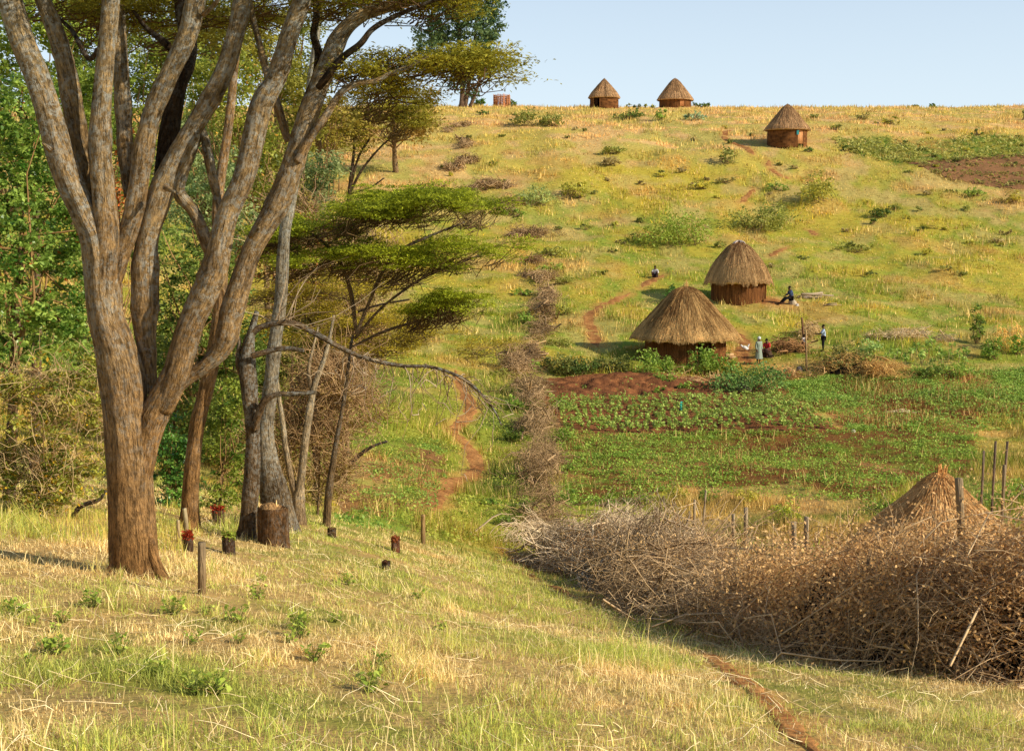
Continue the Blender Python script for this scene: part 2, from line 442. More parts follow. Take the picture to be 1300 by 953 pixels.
paths_px = {
    'hill': [(928, 163), (920, 172), (926, 180), (945, 187), (958, 198)],
    'hillb': [(976, 203), (978, 214), (990, 222), (1004, 228)],
    'hillc': [(958, 240), (948, 250), (940, 257)],
    'hilld': [(1028, 292), (1036, 299)],
    'hille': [(998, 314), (986, 320), (978, 326)],
    'seat': [(842, 349), (830, 355), (814, 366)],
    'side': [(800, 372), (765, 388), (746, 402), (752, 420), (759, 440)],
    'left': [(578, 470), (586, 492), (598, 518), (586, 536), (572, 548), (590, 562), (604, 585), (600, 602), (575, 612), (556, 628), (548, 650)],
    'field': [(983, 486), (1002, 504), (1030, 526), (1082, 546)],
    'near': [(655, 706), (664, 720), (676, 732)],
    'neara': [(690, 742), (720, 754), (757, 768), (790, 778)],
    'nearb': [(888, 826), (912, 842), (940, 862), (985, 905), (1040, 960)],
    'door': [(962, 380), (978, 382), (998, 386)],
    'yard': [(932, 420), (946, 436), (942, 452), (955, 462)],
}
paths = {k: spline(np.array([ground(*p)[:2] for p in v]), max(24, len(v) * 9)) for k, v in paths_px.items()}
pwid = {'hill': .45, 'hillb': .45, 'hillc': .4, 'hilld': .4, 'hille': .4, 'seat': .5, 'side': .5, 'left': .42, 'field': .45, 'near': .3, 'neara': .16, 'nearb': .15, 'door': 1.0, 'yard': .6}

C_straw = lin(194, 166, 98); C_tan = lin(192, 156, 98); C_yg = lin(168, 149, 56); C_green = lin(118, 130, 46)
C_dgreen = lin(66, 98, 28); C_red = lin(146, 94, 56); C_dred = lin(112, 70, 44)

def ground_color(x, y, d):
    n1 = fbm(x * .06, y * .06, 21, 4); n2 = fbm(x * .35, y * .35, 33, 4); n3 = fbm(x * 1.7, y * 1.7, 44, 3)
    # base: yellow-green hill, straw at the top
    top = sstep(128, 175, y + (n1 - .5) * 60)
    g = sstep(.35, .65, n1 * .5 + n2 * .5 + (n3 - .5) * .25)
    base = mixc(C_yg, C_green, g)
    base = base * (1 - .0) + 0
    straw = mixc(C_straw, C_tan, sstep(.4, .6, n2))
    f = np.clip(top * .6 + sstep(.5, .62, n2) * .5 - .1, 0, 1)[:, None]
    c = base * (1 - f) + straw * f
    # strip left of the brush line: greener
    near = (1 - sstep(28, 40, d))
    fg = mixc(lin(166, 136, 82), lin(124, 120, 52), sstep(.42, .62, n2 * .6 + n3 * .4))
    c = c * (1 - near[:, None]) + fg * near[:, None]
    val = sstep(34, 44, y) * (1 - sstep(70, 84, y))
    gr = mixc(C_green, C_dgreen, sstep(.4, .65, n2))
    v = (val * (.75 + (n1 - .5)))[:, None].clip(0, 1)
    c = c * (1 - v) + gr * v
    def put(poly, colr, soft=None):
        m = inpoly(x + (n3 - .5) * .9, y + (n2 - .5) * 2.2, poly)
        c[m] = colr[m] if np.ndim(colr) == 2 else colr
    put(Z_yard, mixc(lin(164, 140, 60), lin(120, 120, 40), sstep(.4, .6, n2)))
    put(Z_crop, mixc(lin(112, 74, 38), lin(100, 116, 36), sstep(.50, .68, n2 * .6 + n3 * .4)))
    put(Z_cropR, mixc(lin(120, 80, 42), lin(104, 118, 38), sstep(.48, .66, n2 * .6 + n3 * .4)))
    put(Z_beans, mixc(C_red, C_dred, sstep(.4, .6, n3)))
    put(Z_plough, mixc(C_red, C_dred, sstep(.42, .58, n3)))
    put(Z_farsoil, mixc(lin(150, 98, 56), lin(120, 100, 50), sstep(.45, .65, n2)))
    put(Z_farcrop, mixc(lin(140, 130, 50), lin(96, 112, 40), sstep(.4, .6, n3)))
    put(Z_dry, mixc(lin(160, 134, 72), lin(124, 122, 50), sstep(.42, .62, n2)))
    put(Z_dryR, mixc(lin(158, 138, 64), lin(126, 126, 46), sstep(.42, .62, n2)))
    put(Z_leftsoil, mixc(lin(128, 92, 54), C_green, sstep(.44, .58, n2 * .5 + n3 * .5)))
    bare = sstep(.56, .68, fbm(x * .22 + 7, y * .22, 77, 4)) * .45
    c = c * (1 - bare[:, None]) + mixc(lin(170, 112, 60), C_tan, n3) * bare[:, None]
    for k, ln in paths.items():
        m = (np.abs(x - ln[:, 0].mean()) < np.ptp(ln[:, 0]) / 2 + 3) & (np.abs(y - ln[:, 1].mean()) < np.ptp(ln[:, 1]) / 2 + 3)
        if m.any():
            dd = dseg(x[m], y[m], ln)
            t = ((1 - sstep(pwid[k] * .6, pwid[k] * 1.9, dd + (n3[m] - .5) * .7)) * .6)[:, None]
            c[m] = c[m] * (1 - t) + lin(176, 128, 70)[None] * t
    return c * (.86 + .28 * n3)[:, None]

# one sheet, finer where the photograph looks
th = np.concatenate([np.linspace(-PI, R(-30), 44, endpoint=False), np.linspace(R(-30), R(30), 640), np.linspace(R(30), PI, 45)[1:]])[:-1]
rr = np.concatenate([[.4, 1, 2, 3], np.exp(np.linspace(math.log(4), math.log(290), 620)), np.exp(np.linspace(math.log(300), math.log(6000), 40))])
TT, RR = np.meshgrid(th, rr)
X = (RR * np.sin(TT)).ravel(); Y = (RR * np.cos(TT)).ravel(); Zg = H(X, Y)
gc = ground_color(X, Y, np.hypot(X, Y))
nt_, nr_ = len(th), len(rr)
i = np.arange(nr_ - 1)[:, None] * nt_; j = np.arange(nt_)[None]; k = (j + 1) % nt_
Fg = np.stack([i + j, i + k, i + nt_ + k, i + nt_ + j], -1).reshape(-1, 4)[:, ::-1]
g_o = mk('ground', np.stack([X, Y, Zg], -1), [Fg, np.arange(nt_)[None]], M_ground, gc, smooth=True)
tag(g_o, kind='structure')

# worn trails: ragged strips lying just over the ground
def ribbon(line, w, seed, lift=.016):
    rng = np.random.default_rng(seed); n = len(line)
    t = np.gradient(line, axis=0); t /= np.linalg.norm(t, axis=1)[:, None]; nn = np.stack([-t[:, 1], t[:, 0]], -1)
    u = np.linspace(-1, 1, 7); taper = np.clip(np.minimum(np.arange(n), np.arange(n)[::-1]) / 4., .15, 1)
    wl = w * taper * rng.uniform(.55, 1.15, n); wr = w * taper * rng.uniform(.55, 1.15, n)
    P = line[:, None] + nn[:, None] * np.where(u < 0, u[None] * wl[:, None], u[None] * wr[:, None])[..., None]
    x, y = P[..., 0].ravel(), P[..., 1].ravel(); z = H(x, y) + lift
    edge = np.abs(np.tile(u, n)) > .95; z[edge] -= lift * 1.9
    n3 = fbm(x * 3, y * 3, seed, 3)
    c = mixc(lin(186, 132, 76), lin(158, 104, 58), sstep(.35, .65, n3))
    i = np.arange(n - 1)[:, None] * 7; j = np.arange(6)[None]
    F = np.stack([i + j, i + j + 1, i + 8 + j, i + 7 + j], -1).reshape(-1, 4)
    return np.stack([x, y, z], -1), F, c
for q, (k_, ln) in enumerate(paths.items()):
    V, F, c = ribbon(ln, pwid[k_], 100 + q)
    tag(mk('path', V, [F], M_soil, c, smooth=True), kind='structure')

# ploughed strip: furrowed red earth
def soil_patch(poly, step, amp, freq, seed, lift=.03, ca=C_red, cb=C_dred):
    x0, y0 = poly.min(0); x1, y1 = poly.max(0)
    xs = np.arange(x0, x1, step); ys = np.arange(y0, y1, step); XX, YY = np.meshgrid(xs, ys)
    x = XX.ravel(); y = YY.ravel(); n = fbm(x * 1.3, y * 1.3, seed, 3); n_ = fbm(x * 5, y * 5, seed + 3, 2)
    z = H(x, y) + lift + amp * (.5 + .5 * np.sin((y * .9 + x * .25 + (n - .5) * 2.0) * freq)) * (.4 + n) + (n_ - .5) * amp * .8
    ed = dseg(x, y, np.vstack([poly, poly[:1]])); fall = sstep(0, 1.3, ed); z = H(x, y) * (1 - fall) + z * fall + .012
    c = mixc(ca, cb, sstep(.35, .65, n_ * .6 + n * .4))
    nx, ny = len(xs), len(ys); i = np.arange(ny - 1)[:, None] * nx; j = np.arange(nx - 1)[None]
    F = np.stack([i + j, i + j + 1, i + nx + j + 1, i + nx + j], -1).reshape(-1, 4)
    cx = x[F].mean(1) + (n[F].mean(1) - .5) * .8; cy = y[F].mean(1) + (n[F].mean(1) - .5) * .8
    F = F[inpoly(cx, cy, poly)]
    used = np.unique(F); mp = np.zeros(len(x), int); mp[used] = np.arange(len(used))
    return np.stack([x, y, z], -1)[used], mp[F], c[used]
V, F, c = soil_patch(Z_plough, .16, .22, 4.2, 5)
tag(mk('field', V, [F], M_soil, c, smooth=True), kind='structure')
V, F, c = soil_patch(Z_beans, .22, .10, 6.5, 6, lift=.03)
tag(mk('field', V, [F], M_soil, c, smooth=True), kind='structure')
V, F, c = soil_patch(Z_farsoil, .6, .16, 2.2, 7, lift=.04, ca=lin(158, 112, 74), cb=lin(132, 96, 62))
tag(mk('field', V, [F], M_soil, c, smooth=True), kind='structure')
# ------------------------------------------------------------------ trees
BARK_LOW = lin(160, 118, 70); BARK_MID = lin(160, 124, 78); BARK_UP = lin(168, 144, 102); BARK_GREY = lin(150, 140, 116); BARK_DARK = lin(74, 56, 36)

def limb_mesh(pts, seed, seg=14, res=None, ca=BARK_MID, cb=BARK_UP, lich=(.3, .9), rough=.22, lump=.28, flare=0.0, knots=True):
    """pts rows: px, py, width in px, depth  -> a bark-covered limb (V, F, colours, lichen amount)"""
    pts = np.asarray(pts, float)
    P = np.array([at(p[0], p[1], p[3]) for p in pts]); r = pts[:, 2] / 2 / FOC * pts[:, 3]
    dd = np.gradient(pts[:, :2], axis=0); r = r * np.clip(np.abs(dd[:, 1]) / (np.hypot(dd[:, 0], dd[:, 1]) + 1e-9), .8, 1.0) * .95
    n = res or max(10, len(pts) * 9)
    Q = spline(np.hstack([P, r[:, None]]), n)
    rad = np.maximum(Q[:, 3], .004)
    if flare:
        t = np.linspace(0, 1, n); rad = rad * (1 + flare * np.exp(-t * 9))
    rk = np.random.default_rng(seed + 900)
    for _ in range(int(n / 9) if knots else 0):                      # knots and swellings
        kc, ks, kw = rk.uniform(.05, .95) * n, rk.uniform(.02, .10), rk.uniform(1.0, 3.0); rad = rad * (1 + ks * np.exp(-((np.arange(n) - kc) / kw) ** 2))
    V, F = tube(Q[:, :3], rad, seg, rough, seed, True, lump)
    th_ = np.tile(np.linspace(0, 2 * PI, seg, endpoint=False), n); ss_ = np.repeat(np.concatenate([[0], np.cumsum(np.linalg.norm(np.diff(Q[:, :3], axis=0), axis=1))]), seg); rb = np.repeat(rad, seg)
    W = np.stack([rb * np.cos(th_) + seed * 1.7, rb * np.sin(th_), ss_], -1)
    t = np.repeat(np.linspace(0, 1, n), seg)
    nz = fbm(V[:, 0] * 3 + seed, V[:, 2] * 3, seed, 3)
    c = mixc(ca, cb, np.clip(t + (nz - .5) * .5, 0, 1)) * (.75 + .5 * nz)[:, None]
    a = np.clip(lich[0] + (lich[1] - lich[0]) * t + (nz - .5) * .6, 0, 1)
    return V, F, c, a, Q[:, :3], rad, W

def add_limb(mb, pts, seed, **k):
    V, F, c, a, Q, r, W = limb_mesh(pts, seed, **k); mb.add(V, F, c, a, W); return Q, r

def spray_plate(rng, cx, cy, cz, rx, ry, nclump, per, lo, hi, leaf=.09, dome=.25, thick=.10, cr=.35, fr=.36):
    """flat umbrella layer of feathery foliage; returns leaf V,F,C and the clump centres"""
    a = rng.uniform(0, 2 * PI, nclump); q = np.sqrt(rng.random(nclump)) * (1 + .7 * (vnoise(a * 2, a * 0 + cx, 3) - .5))
    x = cx + rx * q * np.cos(a); y = cy + ry * q * np.sin(a)
    keep = fbm(x * 1.4 / max(cr * 4, .5), y * 1.4 / max(cr * 4, .5), 71, 3) > fr + .12 * q
    x, y, q = x[keep], y[keep], q[keep]; n = len(x)
    z = cz + dome * (1 - q ** 2) + rng.normal(size=n) * thick + (vnoise(x / (cr * 2.5), y / (cr * 2.5), 12) - .5) * thick * 3.2
    c = np.stack([x, y, z], -1); rc = cr * rng.uniform(.5, 1.3, n)
    pts = c[:, None] + rng.normal(size=(n, per, 3)) * rc[:, None, None] * np.array([1, 1, .16])
    pts = pts.reshape(-1, 3)
    out = np.stack([pts[:, 0] - cx, pts[:, 1] - cy, np.zeros(len(pts))], -1); out /= np.linalg.norm(out, axis=1)[:, None] + 1e-6
    t = np.clip(np.repeat(rng.random(n), per) * .7 + rng.random(n * per) * .4 - .05, 0, 1)
    V, F, C = leaves(rng, pts, leaf, mixc(lo, hi, t), asp=.32, up=.55, dirs=out, jit=.9)
    return V, F, C, c

def leafy(rng, blobs, nclump, per, cr, leaf, lo, hi, asp=.55, up=.3, shell=.5, flat=1.0, accent=None, acc=0.0):
    pts, ci, c, d = crown_points(rng, blobs, nclump, per, cr, shell, flat)
    t = np.clip(rng.random(nclump)[ci] * .75 + rng.random(len(pts)) * .4 - .08, 0, 1)
    col = mixc(lo, hi, t)
    if accent is not None:
        m = rng.random(len(pts)) < acc; col[m] = np.asarray(accent) * rng.uniform(.7, 1.2, m.sum())[:, None]
    V, F, C = leaves(rng, pts, leaf, col, asp, up)
    return V, F, C, c

# ---- the big many-stemmed tree in front
T0 = ground(172, 729); TY = T0[1]
mt = thing('umbrella_tree', 'big many-stemmed tree with thick lichen-spotted limbs, nearest tree on the left', 'tree', T0)
mb = MB()
add_limb(mb, [(173, 752, 76, TY), (172, 730, 70, TY), (170, 704, 65, TY), (167, 650, 62, TY), (165, 600, 60, TY), (163, 555, 60, TY), (159, 515, 60, TY), (155, 480, 62, TY), (146, 440, 55, TY), (134, 400, 48, TY), (129, 350, 45, TY), (122, 305, 42, TY), (107, 272, 38, TY), (84, 221, 38, TY), (68, 166, 36, TY), (49, 104, 35, TY), (28, 52, 33, TY), (12, 0, 31, TY), (-8, -70, 28, TY), (-40, -150, 22, TY)], 1, seg=22, res=150, ca=BARK_LOW, cb=BARK_UP, lich=(-.15, 1.2), flare=.06, knots=False, lump=.16)
add_limb(mb, [(172, 640, 34, TY), (180, 580, 36, TY - .01), (193, 535, 40, TY - .02), (205, 505, 38, TY - .04), (222, 470, 34, TY - .08)], 2, seg=16, ca=BARK_LOW, cb=BARK_MID, lich=(.0, .4))
for q, (x_, w_) in enumerate([(142, 26), (158, 22), (190, 26), (204, 22)]):   # root flares
    add_limb(mb, [(170 + (x_ - 170) * .5, 672, 10, TY - .1), (170 + (x_ - 170) * .8, 714, w_ * .8, TY - .13), (170 + (x_ - 170) * 1.2, 740, w_ * .7, TY - .2)], 20 + q, seg=9, ca=BARK_LOW, cb=BARK_LOW, lich=(0, 0))
mb.build('trunk', M_bark, mt, smooth=True)
limbs = [
    # second left stem
    [(122, 310, 20, TY + .2), (118, 262, 22, TY + .3), (111, 221, 26, TY + .3), (102, 190, 27, TY + .3), (93, 138, 27, TY + .3), (82, 76, 25, TY + .3), (67, 30, 24, TY + .3), (53, -4, 23, TY + .3), (30, -80, 19, TY + .4), (20, -160, 14, TY + .5)],
    # middle stem
    [(131, 400, 30, TY - .02), (133, 345, 36, TY - .02), (136, 298, 36, TY), (133, 250, 32, TY), (129, 210, 29, TY), (128, 173, 27, TY), (132, 104, 25, TY), (138, 35, 24, TY), (141, -4, 24, TY), (146, -90, 20, TY), (160, -180, 14, TY)],
    # stem behind the middle
    [(165, 250, 14, TY + .5), (160, 208, 17, TY + .5), (157, 150, 21, TY + .6), (155, 114, 21, TY + .6), (151, 40, 18, TY + .7), (148, -40, 15, TY + .8), (140, -130, 10, TY + 1)],
    # stem from the fork
    [(190, 500, 22, TY + .1), (188, 455, 22, TY + .15), (184, 420, 30, TY + .2), (183, 386, 35, TY + .2), (184, 335, 33, TY + .2), (188, 300, 30, TY + .2), (201, 255, 34, TY + .2), (217, 213, 30, TY + .2), (240, 172, 28, TY + .2), (266, 128, 28, TY + .2), (287, 84, 26, TY + .2), (301, 35, 24, TY + .2), (309, -4, 23, TY + .2), (322, -80, 18, TY + .2), (345, -150, 13, TY + .2)],
    [(142, 370, 20, TY + .05), (152, 328, 26, TY + .05), (166, 285, 27, TY + .05), (174, 250, 27, TY + .05), (181, 200, 26, TY + .05), (193, 148, 27, TY + .05), (214, 98, 29, TY + .05), (238, 45, 28, TY + .05), (249, -4, 28, TY + .05), (266, -80, 22, TY), (290, -160, 15, TY - .1)],
    # dark stem behind
    [(206, 235, 24, TY + .5), (213, 185, 28, TY + .5), (225, 114, 25, TY + .5), (240, 66, 22, TY + .6), (232, 10, 20, TY + .6), (226, -60, 16, TY + .6)],
    # right fork, upright limb
    [(205, 520, 30, TY - .05), (222, 478, 36, TY - .08), (242, 414, 35, TY - .1), (258, 378, 36, TY - .1), (273, 340, 37, TY - .1), (287, 277, 31, TY - .1), (311, 221, 31, TY - .1), (330, 138, 32, TY - .1), (350, 100, 28, TY - .1), (367, 45, 26, TY - .1), (384, -2, 25, TY - .1), (402, -70, 20, TY - .1), (430, -140, 14, TY - .1)],
    # mossy right limb
    [(218, 497, 24, TY + .1), (240, 478, 25, TY + .1), (262, 463, 26, TY + .1), (284, 438, 29, TY + .1), (294, 395, 31, TY + .1), (311, 341, 29, TY + .1), (324, 308, 31, TY + .1), (349, 266, 33, TY + .1), (367, 225, 33, TY + .1), (379, 187, 29, TY + .1), (394, 138, 30, TY + .1), (412, 90, 27, TY + .1), (432, 45, 25, TY + .1), (455, 22, 22, TY + .1), (480, 12, 20, TY + .1), (515, 2, 17, TY + .1), (560, -14, 13, TY + .1), (620, -34, 8, TY)],
    # thin pale branch off it
    [(377, 205, 14, TY), (390, 182, 13, TY), (413, 148, 13, TY), (433, 118, 11, TY), (455, 106, 10, TY), (476, 103, 8, TY), (497, 93, 7, TY), (520, 85, 6, TY), (541, 74, 5, TY), (580, 70, 3, TY)],
    [(404, 112, 12, TY - .1), (432, 76, 11, TY - .2), (457, 56, 10, TY - .3), (472, 38, 9, TY - .3), (495, 24, 8, TY - .3), (532, 8, 7, TY - .4), (575, -8, 5, TY - .5)],
    [(398, 120, 10, TY + .4), (402, 90, 10, TY + .5), (404, 66, 10, TY + .5), (398, 44, 9, TY + .5), (402, 18, 9, TY + .5), (398, -20, 8, TY + .5)],
    # branch crossing behind
    [(275, 345, 14, TY + .5), (262, 308, 18, TY + .5), (247, 270, 19, TY + .5), (228, 245, 18, TY + .5), (232, 222, 16, TY + .5), (244, 190, 14, TY + .5), (256, 170, 9, TY + .6)],
    [(366, 180, 10, TY + .3), (354, 140, 12, TY + .3), (338, 90, 11, TY + .4), (328, 50, 9, TY + .4), (318, 10, 8, TY + .4), (310, -50, 6, TY + .4)],
    [(280, 270, 9, TY + .4), (270, 225, 13, TY + .5), (263, 190, 13, TY + .5), (257, 165, 9, TY + .6)],
    # small dark side branches up top
    [(128, 60, 10, TY + .2), (112, 74, 9, TY + .4), (92, 40, 7, TY + .6), (70, 20, 5, TY + .8)],
    [(214, 60, 14, TY + .3), (204, 50, 12, TY + .4), (186, 36, 8, TY + .5), (168, 12, 6, TY + .6)],
    [(258, 20, 9, TY), (274, 4, 7, TY - .1), (290, -20, 5, TY - .2)],
]
for q, l in enumerate(limbs):
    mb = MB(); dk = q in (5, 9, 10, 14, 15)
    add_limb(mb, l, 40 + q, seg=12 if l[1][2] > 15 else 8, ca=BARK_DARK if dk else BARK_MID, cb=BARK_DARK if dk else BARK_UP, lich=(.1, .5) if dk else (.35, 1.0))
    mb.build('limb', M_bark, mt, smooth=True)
rng = np.random.default_rng(11)
for q, (x0, y0, dx, dy, w0) in enumerate([(210, 238, 12, 6, 7), (64, 190, -10, -8, 6), (318, 300, 11, -11, 6)]):
    mb = MB(); add_limb(mb, [(x0, y0, w0 * 1.5, TY - .14), (x0 + dx * .6, y0 + dy * .6, w0, TY - .24), (x0 + dx, y0 + dy, w0 * .7, TY - .29)], 700 + q, seg=8, ca=BARK_MID, cb=BARK_UP, lich=(.4, .8))
    mb.build('broken_stub', M_bark, mt, smooth=True)
G_lo, G_hi = lin(84, 88, 26), lin(166, 156, 54)
mb = MB(); tips = []
plates = [  # px, py, depth, rx, ry, clumps
    (596, 80, TY + .2, .48, .6, 85), (550, 86, TY + .4, .6, .8, 80), (510, 78, TY + .3, .42, .8, 45), (470, 96, TY + .6, .5, .9, 60), (500, 116, TY + .6, .45, .7, 50),
    (440, 8, TY + .5, .5, 1.0, 70), (520, -4, TY - .2, .6, .9, 80), (590, -16, TY, .6, .9, 70), (550, 14, TY + .3, .45, .7, 26), (610, 98, TY + .3, .45, .6, 30), (180, 18, TY + 1.2, .9, 1.2, 160), (140, 34, TY + 1.5, .6, 1.0, 70), (280, 22, TY + 1.3, .8, 1.2, 130), (80, 4, TY + .9, .8, 1.2, 120), (350, 8, TY + .9, .7, 1.2, 120), (220, 50, TY + 2, .5, .8, 60),
    (150, -110, TY, 2.0, 1.8, 300), (330, -120, TY + .4, 2.0, 1.8, 300), (520, -70, TY, 1.3, 1.4, 220), (-20, -130, TY, 1.6, 1.6, 250), (250, -220, TY, 2.2, 2.0, 320), (430, -190, TY, 1.8, 1.8, 260)]
for (px, py, Yd, rx, ry, n) in plates:
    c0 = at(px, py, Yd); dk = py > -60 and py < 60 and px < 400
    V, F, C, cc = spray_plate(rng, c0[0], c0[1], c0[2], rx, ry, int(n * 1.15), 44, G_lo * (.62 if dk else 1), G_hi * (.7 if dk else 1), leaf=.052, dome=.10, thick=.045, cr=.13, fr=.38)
    mb.add(V, F, C); tips.append((c0, cc, rx))
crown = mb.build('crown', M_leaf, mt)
mb = MB()
for c0, cc, rx in tips:
    m = min(len(cc), 26); B = cc[:m]; A = np.repeat((c0 + np.array([-.4 * rx, 0, -.12]))[None], m, 0) + rng.normal(size=(m, 3)) * np.array([.25 * rx, .3, .04])
    V, F, pv = twigs(rng, A, B, .008, .3, .12); mb.add(V, F, BARK_DARK * 1.3)
mb.build('branchlets', M_twig, mt)

# ---- the other trees of the front group: slim trunks
def slim_tree(name, label, cat, base, stems, seed, ca, cb, lich, crown=None, group=None, extra=None):
    o = thing(name, label, cat, base, group)
    for q, s in enumerate(stems):
        mb = MB(); add_limb(mb, s, seed + q, seg=12, ca=ca, cb=cb, lich=lich, flare=.25 if q == 0 else 0)
        mb.build('trunk' if q == 0 else 'limb', M_bark, o, smooth=True)
    rng = np.random.default_rng(seed)
    if extra is not None:
        V, F, pv = twigs(rng, *extra(rng)); MB().add(V, F, mixc(lin(120, 96, 70), lin(170, 150, 120), rng.random(len(V) // pv)).repeat(pv, 0)).build('branchlets', M_twig, o)
    if crown: crown(rng, o)
    return o

def plates_crown(pl, lo, hi, leaf=.1, cr=.3, per=30, twig=.014, drop=.5, dome=.2, thick=.08):
    def f(rng, o):
        mb = MB(); mt_ = MB()
        for (px, py, Yd, rx, ry, n) in pl:
            c0 = at(px, py, Yd)
            V, F, C, cc = spray_plate(rng, c0[0], c0[1], c0[2], rx, ry, n, per, lo, hi, leaf=leaf, dome=dome, thick=thick * 1.35, cr=cr, fr=.41); mb.add(V, F, C)
            m = min(len(cc), 80); A = np.repeat((c0 + np.array([-.55 * rx, 0, -drop]))[None], m, 0) + rng.normal(size=(m, 3)) * np.array([.3 * rx, .3 * ry, .08])
            V, F, pv = twigs(rng, A, cc[:m] - np.array([0, 0, .04]), twig, .3, .1); mt_.add(V, F, lin(96, 76, 48))
        mt_.build('branchlets', M_twig, o); mb.build('crown', M_leaf, o)
    return f

b = ground(243, 672); Yb = b[1]
slim_tree('umbrella_tree', 'slender reddish brown trunk leaning right just behind the big many-stemmed tree', 'tree', b,
    [[(238, 690, 34, Yb), (240, 664, 27, Yb), (243, 611, 22, Yb), (250, 542, 21, Yb), (264, 486, 20, Yb), (276, 420, 18, Yb), (281, 340, 16, Yb), (276, 260, 14, Yb), (290, 160, 12, Yb), (300, 60, 10, Yb), (310, -60, 8, Yb)]], 200, BARK_LOW, BARK_MID, (0, .5),
    plates_crown([(320, -70, Yb, 1.6, 1.6, 160), (250, -110, Yb, 1.8, 1.6, 160)], G_lo, G_hi, leaf=.1, cr=.2))

b = ground(316, 684); Yd = b[1]
def droop(rng):
    L = np.array([at(*p) for p in [(400, 424, Yd), (436, 444, Yd), (466, 455, Yd), (508, 464, Yd), (549, 466, Yd), (587, 480, Yd), (611, 500, Yd)]])
    n = 70; t = rng.random(n) * (len(L) - 1); i = t.astype(int); P = L[i] + (L[np.minimum(i + 1, len(L) - 1)] - L[i]) * (t - i)[:, None]
    Q = P + np.stack([rng.normal(.08, .22, n), rng.normal(0, .3, n), -np.abs(rng.normal(.35, .3, n))], -1)
    m = 40; B2 = Q[:m] + np.stack([rng.normal(0, .2, m), rng.normal(0, .2, m), rng.normal(-.12, .15, m)], -1)
    U = np.array([at(*p) for p in [(346, 411, Yd), (374, 411, Yd)]])
    up = 14; A3 = U[0] + (U[1] - U[0]) * rng.random((up, 1)); B3 = A3 + np.stack([rng.normal(.6, .5, up), rng.normal(0, .3, up), rng.uniform(.2, 1.0, up)], -1)
    return np.vstack([P, Q[:m], A3]), np.vstack([Q, B2, B3]), .010, .35, .18
slim_tree('dead_tree', 'half-dead grey tree with a long bare twiggy branch arching out to the right', 'tree', b,
    [[(312, 702, 32, Yd), (313, 681, 25, Yd), (317, 640, 21, Yd), (320, 605, 22, Yd), (321, 549, 19, Yd), (317, 500, 22, Yd), (314, 462, 22, Yd), (318, 425, 12, Yd), (326, 395, 7, Yd)],
     [(313, 470, 15, Yd), (312, 440, 12, Yd), (322, 420, 11, Yd), (346, 411, 9, Yd), (374, 411, 10, Yd), (401, 424, 9, Yd), (436, 443, 8, Yd), (466, 455, 7, Yd), (508, 464, 6, Yd), (549, 466, 5, Yd), (587, 480, 5, Yd), (611, 500, 4, Yd), (628, 522, 3, Yd), (637, 540, 2, Yd)],
     [(320, 452, 10, Yd - .2), (340, 446, 9, Yd - .2), (362, 442, 8, Yd - .2), (386, 445, 6, Yd - .2)],
     [(322, 545, 12, Yd - .1), (334, 512, 12, Yd - .2), (350, 501, 9, Yd - .2), (374, 500, 8, Yd - .2), (402, 498, 6, Yd - .2)],
     [(309, 480, 10, Yd), (302, 460, 7, Yd), (304, 436, 5, Yd), (300, 420, 4, Yd)]], 220, lin(116, 88, 56), lin(112, 96, 72), (.2, .75), extra=droop)

b = ground(350, 672); Ye = b[1]
slim_tree('leaning_tree', 'pale grey trunk leaning left behind the sawn stump, slender and whitish higher up', 'tree', b,
    [[(362, 690, 46, Ye), (356, 660, 42, Ye), (350, 629, 38, Ye), (340, 580, 26, Ye), (337, 542, 21, Ye), (343, 494, 19, Ye), (347, 449, 18, Ye), (354, 400, 16, Ye), (357, 369, 15, Ye), (361, 300, 15, Ye), (370, 255, 14, Ye), (377, 215, 12, Ye), (388, 150, 10, Ye), (400, 60, 8, Ye), (412, -40, 6, Ye)]], 240, lin(116, 92, 60), lin(178, 166, 138), (.35, .9),
    plates_crown([(412, -60, Ye, 1.4, 1.4, 120)], G_lo, G_hi, leaf=.1, cr=.2))

b = ground(379, 664); Yf = b[1]
slim_tree('slim_tree', 'pair of pale slim stems forking low, right of the sawn stump', 'tree', b,
    [[(379, 675, 22, Yf), (379, 655, 18, Yf), (379, 634, 17, Yf), (382, 608, 11, Yf), (389, 549, 10, Yf), (398, 494, 8, Yf), (407, 468, 7, Yf), (416, 440, 5, Yf), (424, 400, 4, Yf)],
     [(378, 640, 11, Yf), (371, 612, 9, Yf), (363, 570, 8, Yf), (360, 542, 7, Yf), (355, 510, 6, Yf), (350, 470, 5, Yf)],
     [(396, 500, 5, Yf), (392, 470, 5, Yf), (398, 440, 3, Yf), (404, 415, 3, Yf)]], 250, lin(150, 122, 86), lin(196, 172, 132), (.1, .5))

